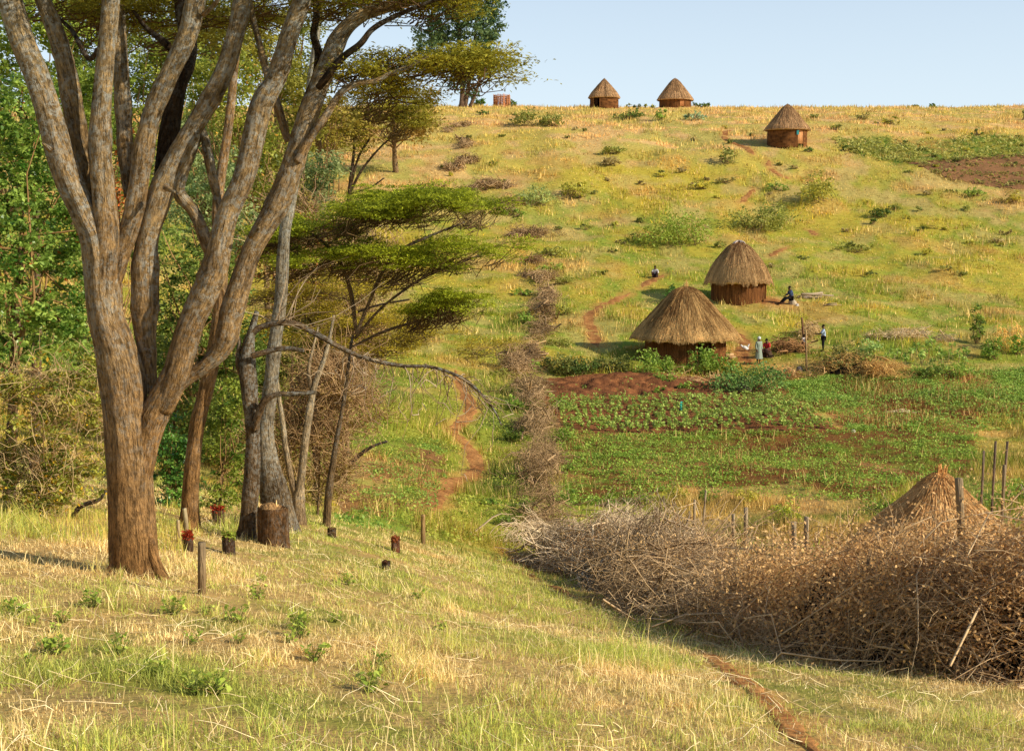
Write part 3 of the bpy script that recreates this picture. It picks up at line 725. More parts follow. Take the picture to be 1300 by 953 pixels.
A_lo, A_hi = lin(70, 84, 16), lin(166, 170, 44)
b = ground(415, 668); Yg = b[1]
slim_tree('acacia', 'flat-topped acacia with wide level tiers of bright green leaves, centre left', 'tree', b,
    [[(414, 676, 13, Yg), (415, 655, 10, Yg), (418, 622, 10, Yg), (427, 560, 6, Yg), (438, 500, 5, Yg), (444, 450, 4, Yg), (448, 425, 4, Yg)],
     [(452, 425, 6, Yg), (468, 385, 5, Yg), (486, 345, 5, Yg), (508, 318, 5, Yg), (545, 300, 4, Yg), (590, 282, 3, Yg)],
     [(450, 430, 5, Yg), (480, 395, 4, Yg), (508, 372, 4, Yg), (542, 350, 5, Yg), (587, 332, 4, Yg), (630, 318, 3, Yg)],
     [(452, 420, 6, Yg + .5), (445, 370, 6, Yg + .5), (430, 330, 5, Yg + .5), (400, 300, 4, Yg + .6), (360, 285, 3, Yg + .6)],
     [(448, 440, 4, Yg), (490, 420, 5, Yg), (540, 405, 4, Yg), (590, 392, 3, Yg)]], 260, lin(140, 112, 76), lin(96, 76, 50), (0, .4),
    plates_crown([(560, 258, Yg, 1.25, 1.3, 420), (470, 272, Yg, 1.1, 1.3, 360), (510, 252, Yg + .8, 1.1, 1.0, 260), (615, 262, Yg + .2, .7, .9, 170), (395, 292, Yg + .5, .9, 1.1, 260), (345, 300, Yg + .8, .6, .9, 110),
                  (600, 316, Yg, 1.15, 1.2, 260), (480, 322, Yg + .3, 1.2, 1.3, 260), (400, 330, Yg + .3, 1.0, 1.2, 220), (640, 312, Yg, .5, .7, 60), (530, 335, Yg, .9, .9, 120),
                  (590, 384, Yg - .3, .75, .8, 210), (550, 392, Yg, .6, .7, 130), (620, 378, Yg, .4, .6, 60)], A_lo, A_hi, leaf=.062, cr=.13, per=52, drop=.40, dome=.13, thick=.055, twig=.010))
b = ground(398, 640); Yh = b[1]
slim_tree('acacia', 'yellowish acacia with thin see-through tiers hanging below the bright flat-topped one', 'tree', b,
    [[(398, 650, 9, Yh), (402, 600, 8, Yh), (398, 540, 7, Yh), (404, 480, 7, Yh), (412, 440, 6, Yh)],
     [(412, 442, 5, Yh), (430, 410, 5, Yh), (470, 390, 4, Yh), (520, 380, 3, Yh)], [(412, 442, 5, Yh), (392, 405, 4, Yh), (360, 385, 3, Yh)]], 270, BARK_DARK, BARK_DARK, (0, .3),
    plates_crown([(350, 372, Yh, 1.2, 1.2, 170), (440, 366, Yh, 1.3, 1.2, 180), (380, 400, Yh - .3, 1.2, 1.2, 190), (470, 408, Yh - .3, 1.3, 1.2, 200), (540, 422, Yh, 1.0, 1.0, 110), (420, 434, Yh - .5, 1.2, 1.0, 160), (330, 425, Yh - .5, .8, 1.0, 120), (500, 440, Yh, 1.2, 1.0, 120), (620, 440, Yh + 1, .8, .9, 70)],
                 lin(96, 88, 24), lin(180, 158, 46), leaf=.07, cr=.2, per=36, drop=.25, dome=.1, thick=.09, twig=.008))

# small tree on the slope
b = ground(443, 258); Ys = b[1]
slim_tree('slope_tree', 'small umbrella tree with several thin stems fanning up, standing on the open slope', 'tree', b,
    [[(443, 262, 6, Ys), (444, 240, 5, Ys), (448, 205, 4, Ys), (450, 175, 3, Ys)], [(444, 245, 4, Ys), (460, 215, 4, Ys), (485, 185, 3, Ys), (510, 165, 2, Ys)], [(444, 240, 4, Ys), (455, 200, 3, Ys), (470, 175, 3, Ys)], [(446, 246, 3, Ys), (470, 238, 3, Ys), (488, 226, 2, Ys)]], 280, BARK_DARK, BARK_DARK, (0, .2),
    plates_crown([(450, 160, Ys, 5, 4, 150), (500, 140, Ys, 4.2, 4, 120), (430, 175, Ys, 3.5, 3, 90), (520, 160, Ys, 3, 3, 70), (470, 130, Ys, 4, 3.5, 90), (405, 172, Ys - 2, 3, 3, 60)], lin(84, 86, 26), lin(158, 146, 54), leaf=.36, cr=.75, per=40, twig=.04, drop=1.2, dome=.8, thick=.6))

# tall blue-green tree on the ridge
b = ground(588, 136); Yt = b[1]
def euc(rng, o):
    bl = []
    u = Yt / FOC
    for (px, py, rx, ry) in [(548, 50, 22, 30), (565, 20, 28, 35), (575, 75, 20, 22), (590, 95, 14, 18), (600, 30, 34, 40), (622, 40, 18, 24), (612, 85, 14, 22), (590, -10, 45, 40), (620, 0, 24, 30), (560, -30, 36, 40), (600, -70, 40, 45), (575, -110, 28, 34), (600, 115, 9, 9), (577, 104, 9, 10), (615, 62, 16, 20), (536, 70, 12, 16)]:
        c0 = at(px, py, Yt); bl.append((c0[0], c0[1], c0[2], rx * u, rx * u, ry * u))
    V, F, C, c = leafy(rng, bl, 1050, 26, .75, .5, lin(34, 62, 44), lin(112, 128, 76), asp=.5, up=.1, shell=.35)
    MB().add(V, F, C).build('crown', M_leaf, o)
slim_tree('eucalyptus', 'tall dark blue-green tree with drooping foliage on the skyline', 'tree', b,
    [[(586, 140, 8, Yt), (587, 115, 6, Yt), (584, 80, 5, Yt), (582, 30, 5, Yt), (580, -60, 3, Yt)], [(590, 138, 6, Yt), (594, 112, 5, Yt), (602, 60, 4, Yt), (606, 0, 3, Yt)], [(596, 138, 5, Yt), (606, 112, 4, Yt), (615, 80, 3, Yt), (622, 40, 2, Yt)], [(584, 84, 4, Yt), (566, 55, 3, Yt), (552, 30, 2, Yt)]], 300, lin(110, 84, 64), lin(140, 116, 92), (0, .2), euc)
# ------------------------------------------------------------------ trees and bushes of the wood on the left
def wood_tree(name, label, cat, pxb, Y, blobs, lo, hi, seed, leaf_px=5.0, cover=2.0, trunk=None, accent=None, acc=0, twig=0, mat=None, group=None, asp=.55, up=.3, cpx=9.5, tcol=None, shell=.3):
    rng = np.random.default_rng(seed); leaf_px *= 1.25
    u = Y / FOC; xb = ray(pxb, 500)[0] * Y; base = np.array([xb, Y, float(H(xb, Y))])
    o = thing(name, label, cat, base, group)
    bl = []; area = 0
    for (px, py, rx, ry) in blobs:
        c = at(px, py, Y + rng.uniform(-.5, .5) * rx * u)
        bl.append((c[0], c[1], c[2], rx * u, rx * u * .8, ry * u)); area += PI * rx * ry * u * u
    L = leaf_px * u; n = int(cover * area / (L * L * asp * .5)); per = 40
    V, F, C, cc = leafy(rng, bl, max(6, n // per), per, cpx * u, L, lo, hi, asp, up, shell, accent=accent, acc=acc)
    MB().add(V, F, C).build('crown' if trunk is not None else 'foliage', mat or M_leaf, o)
    top = np.average(np.array(bl)[:, :3], axis=0, weights=np.array(bl)[:, 3])
    r = (trunk or 3.0) * u
    P = np.array([base - [0, 0, .2], base * .6 + top * .4 + rng.normal(size=3) * .15 * r * 4, top])
    mb = MB(); V, F = tube(spline(P, 16), np.linspace(r, r * .4, 16), 8, .2, seed, True, .2); mb.add(V, F, BARK_MID * .8, .3)
    mb.build('trunk' if trunk is not None else 'stem', M_bark, o, smooth=True)
    if twig:
        m = twig; k = rng.integers(0, len(cc), m); A = cc[k] + rng.normal(size=(m, 3)) * L * 1.5
        d = rng.normal(size=(m, 3)); d[:, 2] += .3; d /= np.linalg.norm(d, axis=1)[:, None]
        V, F, pv = twigs(rng, A, A + d * (rng.uniform(20, 70, m) * u)[:, None], .55 * u, .4, .25)
        tc = mixc(lin(120, 88, 54), lin(196, 168, 122), rng.random(m)) if tcol is None else mixc(tcol[0], tcol[1], rng.random(m))
        MB().add(V, F, tc.repeat(pv, 0)).build('twigs', M_twig, o)
    else:
        m = 26; k = rng.integers(0, len(cc), m); A = P[1] + (top - P[1]) * rng.random((m, 1))
        V, F, pv = twigs(rng, A, cc[k], r * .28, .25, .12); MB().add(V, F, BARK_MID * .7).build('branches', M_twig, o)
    return o
GL, GH = lin(40, 78, 18), lin(150, 168, 76)
wood_tree('leafy_tree', 'bright green glossy-leaved tree filling the left edge beside the big trunk', 'tree', 5, 20.6,
    [(20, 150, 72, 70), (58, 255, 66, 80), (5, 320, 75, 80), (84, 365, 58, 70), (30, 420, 80, 50), (-70, 250, 90, 150), (104, 300, 36, 60), (100, 440, 40, 40), (20, 230, 50, 60)], GL, GH, 1, 5.2, 2.5, 9, lin(150, 80, 34), .012, mat=M_gloss)
wood_tree('leafy_tree', 'yellow-green tree rising behind the left stems, near the top left corner', 'tree', 40, 27,
    [(30, 90, 60, 60), (75, 140, 50, 55), (-30, 50, 70, 70), (60, 25, 70, 45), (112, 175, 40, 60), (130, 110, 36, 50), (0, 170, 60, 60)], lin(62, 84, 22), lin(150, 160, 64), 2, 4.6, 2.2, 8)
wood_tree('creeper_tangle', 'dry brown creeper tangle with a few leaves at the foot of the left trees', 'bush', 50, 19.6,
    [(30, 515, 75, 62), (92, 575, 58, 48), (8, 585, 70, 42), (112, 500, 42, 75), (60, 618, 70, 30), (-70, 560, 70, 80)], lin(70, 82, 24), lin(162, 158, 66), 3, 4.4, 1.7, 3, lin(190, 150, 40), .06, twig=900)
wood_tree('bush', 'dark green bush low between the big trunk and the slender reddish trunk', 'bush', 225, 24,
    [(205, 560, 36, 60), (225, 600, 30, 50), (222, 640, 30, 32)], lin(36, 74, 26), lin(116, 150, 62), 4, 4.2, 2.3, 3, mat=M_gloss)
wood_tree('bush', 'leafy green bush right of the slender reddish trunk', 'bush', 275, 25,
    [(278, 560, 36, 52), (292, 610, 26, 44), (270, 640, 26, 26), (300, 520, 26, 40)], lin(52, 80, 22), lin(146, 152, 58), 5, 4.0, 1.9, 3)
wood_tree('leafy_tree', 'shady olive tree seen through the fork of the big tree', 'tree', 240, 34,
    [(228, 430, 60, 60), (268, 362, 50, 64), (208, 330, 46, 60), (304, 450, 40, 56), (250, 490, 50, 50)], lin(48, 66, 22), lin(124, 138, 58), 6, 4.2, 2.3, 7)
wood_tree('leafy_tree', 'grey-green round-crowned tree behind the middle of the big tree', 'tree', 250, 48,
    [(252, 262, 50, 60), (230, 205, 45, 45), (285, 232, 40, 40), (300, 290, 36, 40)], lin(70, 92, 50), lin(156, 164, 104), 7, 4.0, 2.2, 6)
wood_tree('leafy_tree', 'sunlit yellowish tree between the two right limbs of the big tree', 'tree', 300, 62,
    [(300, 140, 45, 40), (265, 112, 40, 40), (332, 185, 40, 40), (292, 92, 40, 35), (345, 230, 34, 34)], lin(78, 90, 26), lin(164, 162, 66), 8, 3.8, 2.1, 5, lin(190, 140, 50), .03)
wood_tree('leafy_tree', 'mid-green tree behind the middle stem of the big tree', 'tree', 190, 76,
    [(200, 105, 60, 52), (170, 165, 50, 52), (212, 64, 50, 42), (150, 110, 40, 40), (180, 230, 44, 50)], lin(60, 80, 24), lin(150, 152, 60), 9, 3.8, 2.2, 5)
wood_tree('leafy_tree', 'golden olive tree behind the upright right limb', 'tree', 350, 92,
    [(342, 84, 45, 45), (374, 124, 34, 40), (322, 44, 50, 40), (385, 170, 26, 34)], lin(80, 84, 28), lin(156, 146, 60), 10, 3.6, 2.1, 5)
wood_tree('leafy_tree', 'dark green tree high at the back left of the wood', 'tree', 100, 122,
    [(150, 30, 80, 50), (80, -5, 80, 60), (20, -30, 60, 50), (120, 90, 60, 50)], lin(46, 66, 22), lin(124, 132, 54), 11, 3.8, 2.2, 6)
wood_tree('leafy_tree', 'pale olive tree at the back of the wood, top centre of the big tree', 'tree', 275, 126,
    [(252, 22, 60, 50), (312, -8, 60, 46), (230, 80, 50, 50), (290, 60, 50, 40)], lin(66, 78, 30), lin(150, 144, 70), 12, 3.6, 2.1, 5)
wood_tree('leafy_tree', 'small olive tree beside the sky gap right of the big limbs', 'tree', 385, 142,
    [(382, 50, 36, 36), (398, 96, 26, 30), (370, 95, 34, 36)], lin(72, 84, 30), lin(150, 148, 66), 13, 3.4, 2.0, 4)
wood_tree('bush', 'grey-green rounded bush on the slope left of the small umbrella tree', 'bush', 402, 66,
    [(400, 252, 34, 36), (418, 215, 24, 24), (385, 215, 26, 26)], lin(74, 92, 54), lin(146, 152, 96), 14, 3.6, 2.2, 3)
wood_tree('bush', 'reddish brown bush beside the flat-topped acacia', 'bush', 365, 47,
    [(350, 325, 45, 38), (400, 290, 34, 28), (375, 360, 40, 36)], lin(84, 54, 28), lin(170, 116, 60), 15, 3.6, 1.7, 3, lin(120, 120, 44), .25, twig=160)
wood_tree('thicket', 'bare brown thicket of dry twigs around the pale slim stems', 'bush', 400, 31.5,
    [(405, 545, 44, 72), (362, 565, 36, 62), (432, 480, 36, 52), (425, 590, 34, 50)], lin(110, 90, 40), lin(170, 146, 80), 16, 3.4, .35, 2, twig=1300, tcol=(lin(104, 76, 46), lin(184, 150, 106)))
wood_tree('bush', 'low olive bush under the lichen-covered limbs, right of the main fork', 'bush', 210, 29,
    [(208, 490, 26, 52), (245, 540, 30, 50), (215, 440, 26, 40)], lin(52, 70, 24), lin(134, 140, 58), 17, 4.0, 2.1, 3)
wood_tree('leafy_tree', 'rust-leaved tree glimpsed behind the middle stem', 'tree', 150, 31,
    [(152, 245, 24, 46), (140, 290, 22, 40), (160, 190, 20, 30)], lin(110, 54, 22), lin(188, 100, 40), 18, 4.4, 1.5, 4, lin(96, 110, 40), .4)
wood_tree('leafy_tree', 'broad green tree just outside the left edge, unseen and added for shading', 'tree', -130, 30,
    [(-110, 80, 90, 120), (-150, 260, 100, 130), (-90, 420, 80, 100)], lin(50, 76, 20), lin(140, 150, 58), 19, 5.0, 1.8, 8)  # unseen tree of the wood, added for shading and for side views
wood_tree('bush', 'dark green bush behind the leaning pale trunk', 'bush', 325, 38,
    [(335, 470, 40, 56), (330, 540, 36, 46), (380, 430, 36, 36)], lin(56, 70, 24), lin(140, 138, 56), 20, 3.8, 1.7, 3)
wood_tree('bush', 'green bush on the shaded slope below the flat-topped acacia', 'bush', 440, 50,
    [(450, 400, 40, 40), (410, 420, 40, 34), (470, 350, 40, 30), (395, 380, 34, 34)], lin(90, 80, 30), lin(158, 140, 58), 21, 3.4, 2.0, 3, twig=500)
wood_tree('leafy_tree', 'dense tree at the top of the slope under the long right branch', 'tree', 505, 150,
    [(490, 140, 36, 24), (530, 160, 30, 20), (460, 165, 30, 22), (545, 125, 14, 20)], lin(84, 72, 30), lin(160, 128, 56), 22, 3.2, 1.8, 4)

wood_tree('leafy_tree', 'olive tree standing behind the thin pale side branch of the big tree', 'tree', 345, 80,
    [(340, 190, 40, 44), (372, 215, 30, 40), (312, 235, 40, 44), (350, 260, 44, 34)], lin(70, 80, 26), lin(156, 148, 60), 23, 3.8, 1.9, 5)
wood_tree('leafy_tree', 'grey-green tree in the gap left of the upright right limb', 'tree', 260, 98,
    [(262, 175, 44, 40), (225, 150, 36, 40), (290, 205, 36, 40), (240, 215, 40, 40)], lin(66, 86, 42), lin(150, 156, 88), 24, 3.8, 1.9, 5)
wood_tree('leafy_tree', 'rusty olive tree under the dark side branch on the right', 'tree', 415, 108,
    [(405, 130, 34, 34), (430, 160, 30, 26), (380, 165, 30, 34)], lin(82, 78, 28), lin(160, 140, 58), 25, 3.6, 1.9, 5)
wood_tree('leafy_tree', 'deep green tree in the far wood behind the left fork', 'tree', 115, 62,
    [(110, 215, 44, 44), (140, 160, 36, 40), (90, 120, 40, 50)], lin(42, 62, 22), lin(120, 134, 56), 26, 4.0, 2.0, 5)
wood_tree('bush', 'wide olive bush behind the upper tiers of the flat-topped acacia', 'bush', 420, 58,
    [(400, 330, 44, 40), (440, 300, 40, 34), (470, 340, 40, 34), (370, 270, 34, 34)], lin(84, 76, 34), lin(150, 132, 64), 27, 3.6, 2.0, 3, twig=500, tcol=(lin(110, 80, 56), lin(170, 136, 100)))
wood_tree('thicket', 'brownish thicket of twigs and sparse leaves below the yellowish acacia', 'bush', 440, 42,
    [(420, 470, 50, 50), (460, 520, 34, 50), (390, 520, 40, 60), (455, 440, 40, 36)], lin(100, 88, 38), lin(164, 140, 66), 28, 3.4, 1.1, 2, twig=1200, tcol=(lin(104, 76, 50), lin(176, 140, 98)))
wood_tree('bush', 'shady green bush filling the gap behind the slender reddish trunk', 'bush', 260, 40,
    [(250, 590, 50, 50), (300, 560, 44, 60), (200, 540, 44, 60), (280, 500, 50, 44)], lin(46, 62, 22), lin(124, 128, 52), 29, 4.0, 1.8, 3)
wood_tree('bush', 'brown-green bush at the foot of the pale slim stems', 'bush', 360, 36,
    [(350, 610, 50, 36), (400, 620, 36, 30), (320, 570, 36, 40)], lin(70, 70, 28), lin(146, 132, 60), 30, 3.8, 1.4, 3, twig=300)
# ------------------------------------------------------------------ shrubs on the open hill
def shrub(name, label, cat, px, py, wpx, hpx, lo, hi, seed, cover=2.4, leaf=None, group=None, twig=20, up=.2, mat=None, lumps=5):
    rng = np.random.default_rng(1000 + seed)
    b = ground(px, py); u = b[1] / FOC; W = wpx * u / 2 * 1.12; Hh = hpx * u * 1.2
    o = thing(name, label, cat, b, group)
    bl = []
    for q in range(lumps):
        f = rng.uniform(-1, 1); s = rng.uniform(.4, .65); hz = Hh * rng.uniform(.55, 1.0) * (1 - .4 * abs(f))
        bl.append((b[0] + f * W * .6, b[1] + rng.uniform(-.4, .4) * W, b[2] + hz * .52, W * s, W * s, hz * .5))
    L = leaf or max(.07, 3.4 * u); n = int(cover * wpx * hpx * .7 * u * u / (L * L * .28)); per = 12
    V, F, C, cc = leafy(rng, bl, max(5, n // per), per, .16 * min(W * 1.2, Hh) + .03, L, lo, hi, .55, up, .4)
    m_ = V[:, 2].reshape(-1, 4).min(1) < H(V[::4, 0], V[::4, 1]); V.reshape(-1, 4, 3)[m_, :, 2] += Hh * .25
    MB().add(V, F, C).build('foliage', mat or M_leaf, o)
    A = b + rng.normal(size=(twig, 3)) * np.array([W * .3, W * .3, 0]); k = rng.integers(0, len(cc), twig)
    V, F, pv = twigs(rng, A, cc[k], max(.012, .35 * u), .4, .12); MB().add(V, F, lin(104, 84, 54)).build('stems', M_twig, o)
    return o
g1, g2 = lin(76, 88, 34), lin(150, 148, 74); d1, d2 = lin(42, 60, 24), lin(100, 120, 48)
y1, y2 = lin(110, 112, 34), lin(188, 176, 72); t1, t2 = lin(110, 96, 58), lin(176, 158, 104); b1, b2 = lin(66, 98, 28), lin(150, 168, 70)
for q, a in enumerate([
    ('grey-green spreading bush on the hilltop left of the wicker granary line', 668, 160, 44, 22, g1, g2), ('round grey-green bush below the two skyline huts, far left one', 702, 161, 38, 24, g1, g2),
    ('small bush touching the right side of the wicker granary', 652, 136, 18, 12, d1, d2), ('low green bush at the foot of the tall skyline tree', 606, 136, 22, 20, b1, d2),
    ('low dark bush just below the tall skyline tree', 614, 146, 20, 8, d1, d2),
    ('straggly green bush below the left skyline hut', 798, 151, 38, 14, g1, d2), ('dark rounded bush between the two skyline huts', 838, 153, 20, 17, d1, b2),
    ('low pale-leaved bush below the right skyline hut', 878, 153, 42, 11, d1, lin(170, 186, 140)), ('tiny bush on the skyline right of the left hut', 800, 137, 22, 6, g1, g2), ('second tiny bush on the skyline between the huts', 823, 137, 18, 7, g1, g2),
    ('dark bush on the skyline right of the right hut', 891, 136, 22, 10, d1, d2), ('small dark bush alone on the right skyline', 1187, 136, 14, 9, d1, d2), ('tiny faint bush on the right skyline', 1161, 135, 9, 6, g1, d2),
    ('tall green bush at the right edge of the skyline', 1299, 153, 12, 17, d1, d2), ('olive bush beside the trail bend, left of the lone hut', 923, 207, 28, 18, g1, g2), ('dark tuft of bush in front of the lone hut', 1026, 193, 12, 6, d1, d2),
    ('dark tuft of bush right of the lone hut', 1073, 192, 14, 10, d1, d2), ('broad olive bush in the middle of the hill', 962, 293, 84, 42, lin(88, 100, 38), lin(160, 156, 76)),
    ('wide yellow-green patch of tall weeds on the hill', 868, 312, 118, 42, y1, b2), ('sparse wide bush right of the trail on the hill', 1042, 256, 66, 34, g1, y2), ('dark green bush alone on the right of the hill', 1118, 276, 26, 18, d1, d2),
    ('small dark bush below the lone dark green bush', 1108, 285, 12, 8, d1, d2), ('pale green spiky bush right of the brush line', 682, 262, 46, 28, g1, lin(176, 184, 110)), ('low yellowish weeds right of the spiky bush', 730, 250, 44, 20, y1, y2),
    ('flat brownish bush on the left part of the hill', 770, 210, 34, 14, t1, t2), ('small green bush at the edge of the far field', 1237, 249, 30, 14, g1, b2), ('olive bush left of the broad hill bush', 890, 240, 30, 14, g1, y2),
    ('grey tuft of bush high on the middle slope', 920, 232, 24, 10, t1, g2), ('yellow-green bush high on the left slope', 778, 195, 30, 14, y1, g2), ('dark bush behind the roof of the nearest round hut', 858, 383, 44, 26, d1, lin(90, 122, 50)),
    ('greenish bush by the trail above the second hut', 985, 242, 24, 14, g1, b2), ('low weeds on the left of the hill', 700, 345, 40, 14, y1, b2), ('tuft of green weeds below the far field', 1216, 206, 20, 8, g1, g2),
    ('dry grassy bush far right on the hill', 1288, 258, 36, 18, t1, y2), ('small bush on the right hill below the far crops', 1240, 172, 14, 7, g1, d2), ('green bush on the upper right grass', 1128, 158, 40, 10, g1, y2),
    ('pale tuft on the upper right grass', 1096, 152, 20, 10, t1, g2), ('low bush on the upper grass right of the lone hut', 1062, 165, 18, 8, g1, g2), ('low bush above the lone hut', 1035, 150, 22, 8, g1, g2), ('wide olive weeds right of the second hut', 1085, 320, 50, 12, y1, g2)]):
    shrub('bush', a[0], 'bush', *a[1:5], a[5], a[6], q)
rngs = np.random.default_rng(77)
hill_b = [(rngs.uniform(690, 1300), rngs.uniform(160, 355)) for _ in range(72)] + [(rngs.uniform(460, 640), rngs.uniform(170, 300)) for _ in range(22)]
for q, (px, py) in enumerate(hill_b):
    s_ = .5 + (py - 150) / 220
    shrub('weed_clump', 'small low clump of weeds dotted over the grassy hill', 'weeds', px, py, rngs.uniform(9, 22) * s_, rngs.uniform(4, 9) * s_, *[(g1, g2), (y1, y2), (t1, t2), (d1, g2)][q % 4], 100 + q, twig=6, group='small weed clumps dotted over the hill', lumps=3)
# bushes along the edge of the field, below the nearest hut
for q, a in enumerate([
    ('dusty dark bush at the left end of the row below the nearest hut', 712, 474, 34, 22, d1, g2), ('second bush from the left below the nearest hut', 742, 474, 34, 20, d1, d2), ('third dark bush from the left below the nearest hut', 768, 473, 30, 20, d1, g2), ('greyish bush left of the bright leafy one', 787, 474, 26, 22, d1, g2),
    ('bright upright leafy bush left of the hut door', 821, 476, 26, 30, b1, b2), ('small bright bush right of the upright leafy one', 851, 474, 24, 22, b1, b2), ('broad leafy bush in front of the hut door', 890, 475, 28, 28, b1, b2),
    ('leafy bush right of the one before the door', 908, 477, 26, 24, b1, b2), ('low leafy bush at the right corner of the hut', 926, 478, 24, 20, b1, b2),
    ('big sprawling vine-covered mound at the right end of the ploughed strip', 952, 500, 74, 34, d1, lin(130, 164, 80)), ('low green plant at the edge of the ploughed strip', 850, 487, 24, 14, b1, b2), ('green plant standing in the ploughed strip', 872, 497, 18, 12, b1, b2),
    ('small pale plant in the left of the ploughed strip', 838, 500, 14, 9, b1, b2), ('brown-green bush right of the thin poles', 1078, 468, 52, 26, lin(60, 66, 28), lin(140, 134, 70)), ('green bush behind the heap of dry stalks', 1118, 470, 40, 18, d1, b2),
    ('low green bush at the left end of the vegetable rows', 1100, 452, 26, 16, b1, lin(180, 196, 120)), ('dark green bush below the vegetable rows', 1182, 478, 44, 16, d1, b2), ('green bush below the maize', 1216, 480, 34, 14, b1, b2),
    ('tall narrow leafy shrub left of the maize', 1239, 436, 14, 42, d1, b2), ('bright leafy shrub below the tall narrow one', 1262, 456, 20, 26, b1, b2), ('broad-leaved plant at the right edge of the vegetable rows', 1294, 450, 18, 22, b1, b2),
    ('low shrub at the left end of the ploughed strip, beside the brush line', 695, 468, 20, 14, d1, g2)]):
    shrub('bush', a[0], 'bush', a[1], a[2], a[3] * 1.35, a[4] * 1.4, a[5], a[6], 300 + q, cover=2.6)
for q, (px, py, w_, h_, kk) in enumerate([(716, 560, 34, 18, 0), (712, 520, 26, 16, 0), (720, 600, 30, 16, 0), (650, 560, 26, 22, 1), (658, 610, 30, 20, 1), (648, 520, 30, 18, 0), (640, 480, 30, 16, 2), (712, 440, 30, 14, 2), (676, 470, 30, 16, 0), (716, 400, 26, 12, 2), (668, 410, 30, 14, 0), (716, 360, 30, 12, 2), (662, 375, 26, 12, 0), (700, 325, 40, 14, 2), (664, 650, 40, 20, 1), (640, 665, 34, 14, 1), (615, 640, 30, 14, 0), (655, 690, 30, 12, 1), (600, 250, 34, 12, 2), (655, 275, 30, 10, 0), (565, 250, 24, 10, 2)]):
    shrub('bush', ['green weedy bush growing along the old brush line', 'dark green weedy bush in the hollow left of the brush line', 'yellowish weedy bush growing along the upper brush line'][kk], 'bush', px, py, w_, h_, *[(b1, b2), (d1, b2), (y1, g2)][kk], 400 + q, group='weedy bushes along the brush line')
# weeds behind the brush fence
for q, a in enumerate([
    ('yellow-green bush behind the brush fence, left of the short posts', 862, 636, 34, 26, b1, y2), ('dark green weeds behind the brush fence near the leaning dry stick', 808, 640, 40, 22, d1, b2), ('leafy weeds behind the left brush heap', 765, 642, 36, 18, b1, b2), ('bright yellow-green bush beyond the brush fence', 1000, 668, 44, 38, b1, lin(190, 190, 70)),
    ('green weeds beyond the fence in front of the dry grass', 898, 640, 30, 26, b1, b2), ('dark green weeds left of the little thatched roof', 1112, 654, 46, 28, d1, b2), ('green weeds under the three tall poles', 1240, 650, 60, 40, d1, b2), ('green bush left of the top of the crops, by the brush line', 722, 640, 40, 24, b1, b2),
    ('tall green weeds beside the little thatched roof', 1290, 640, 50, 36, b1, b2), ('straw-coloured tuft beyond the fence', 952, 640, 50, 22, y1, y2)]):
    shrub('bush', a[0], 'bush', *a[1:5], a[5], a[6], 340 + q, cover=2.0)
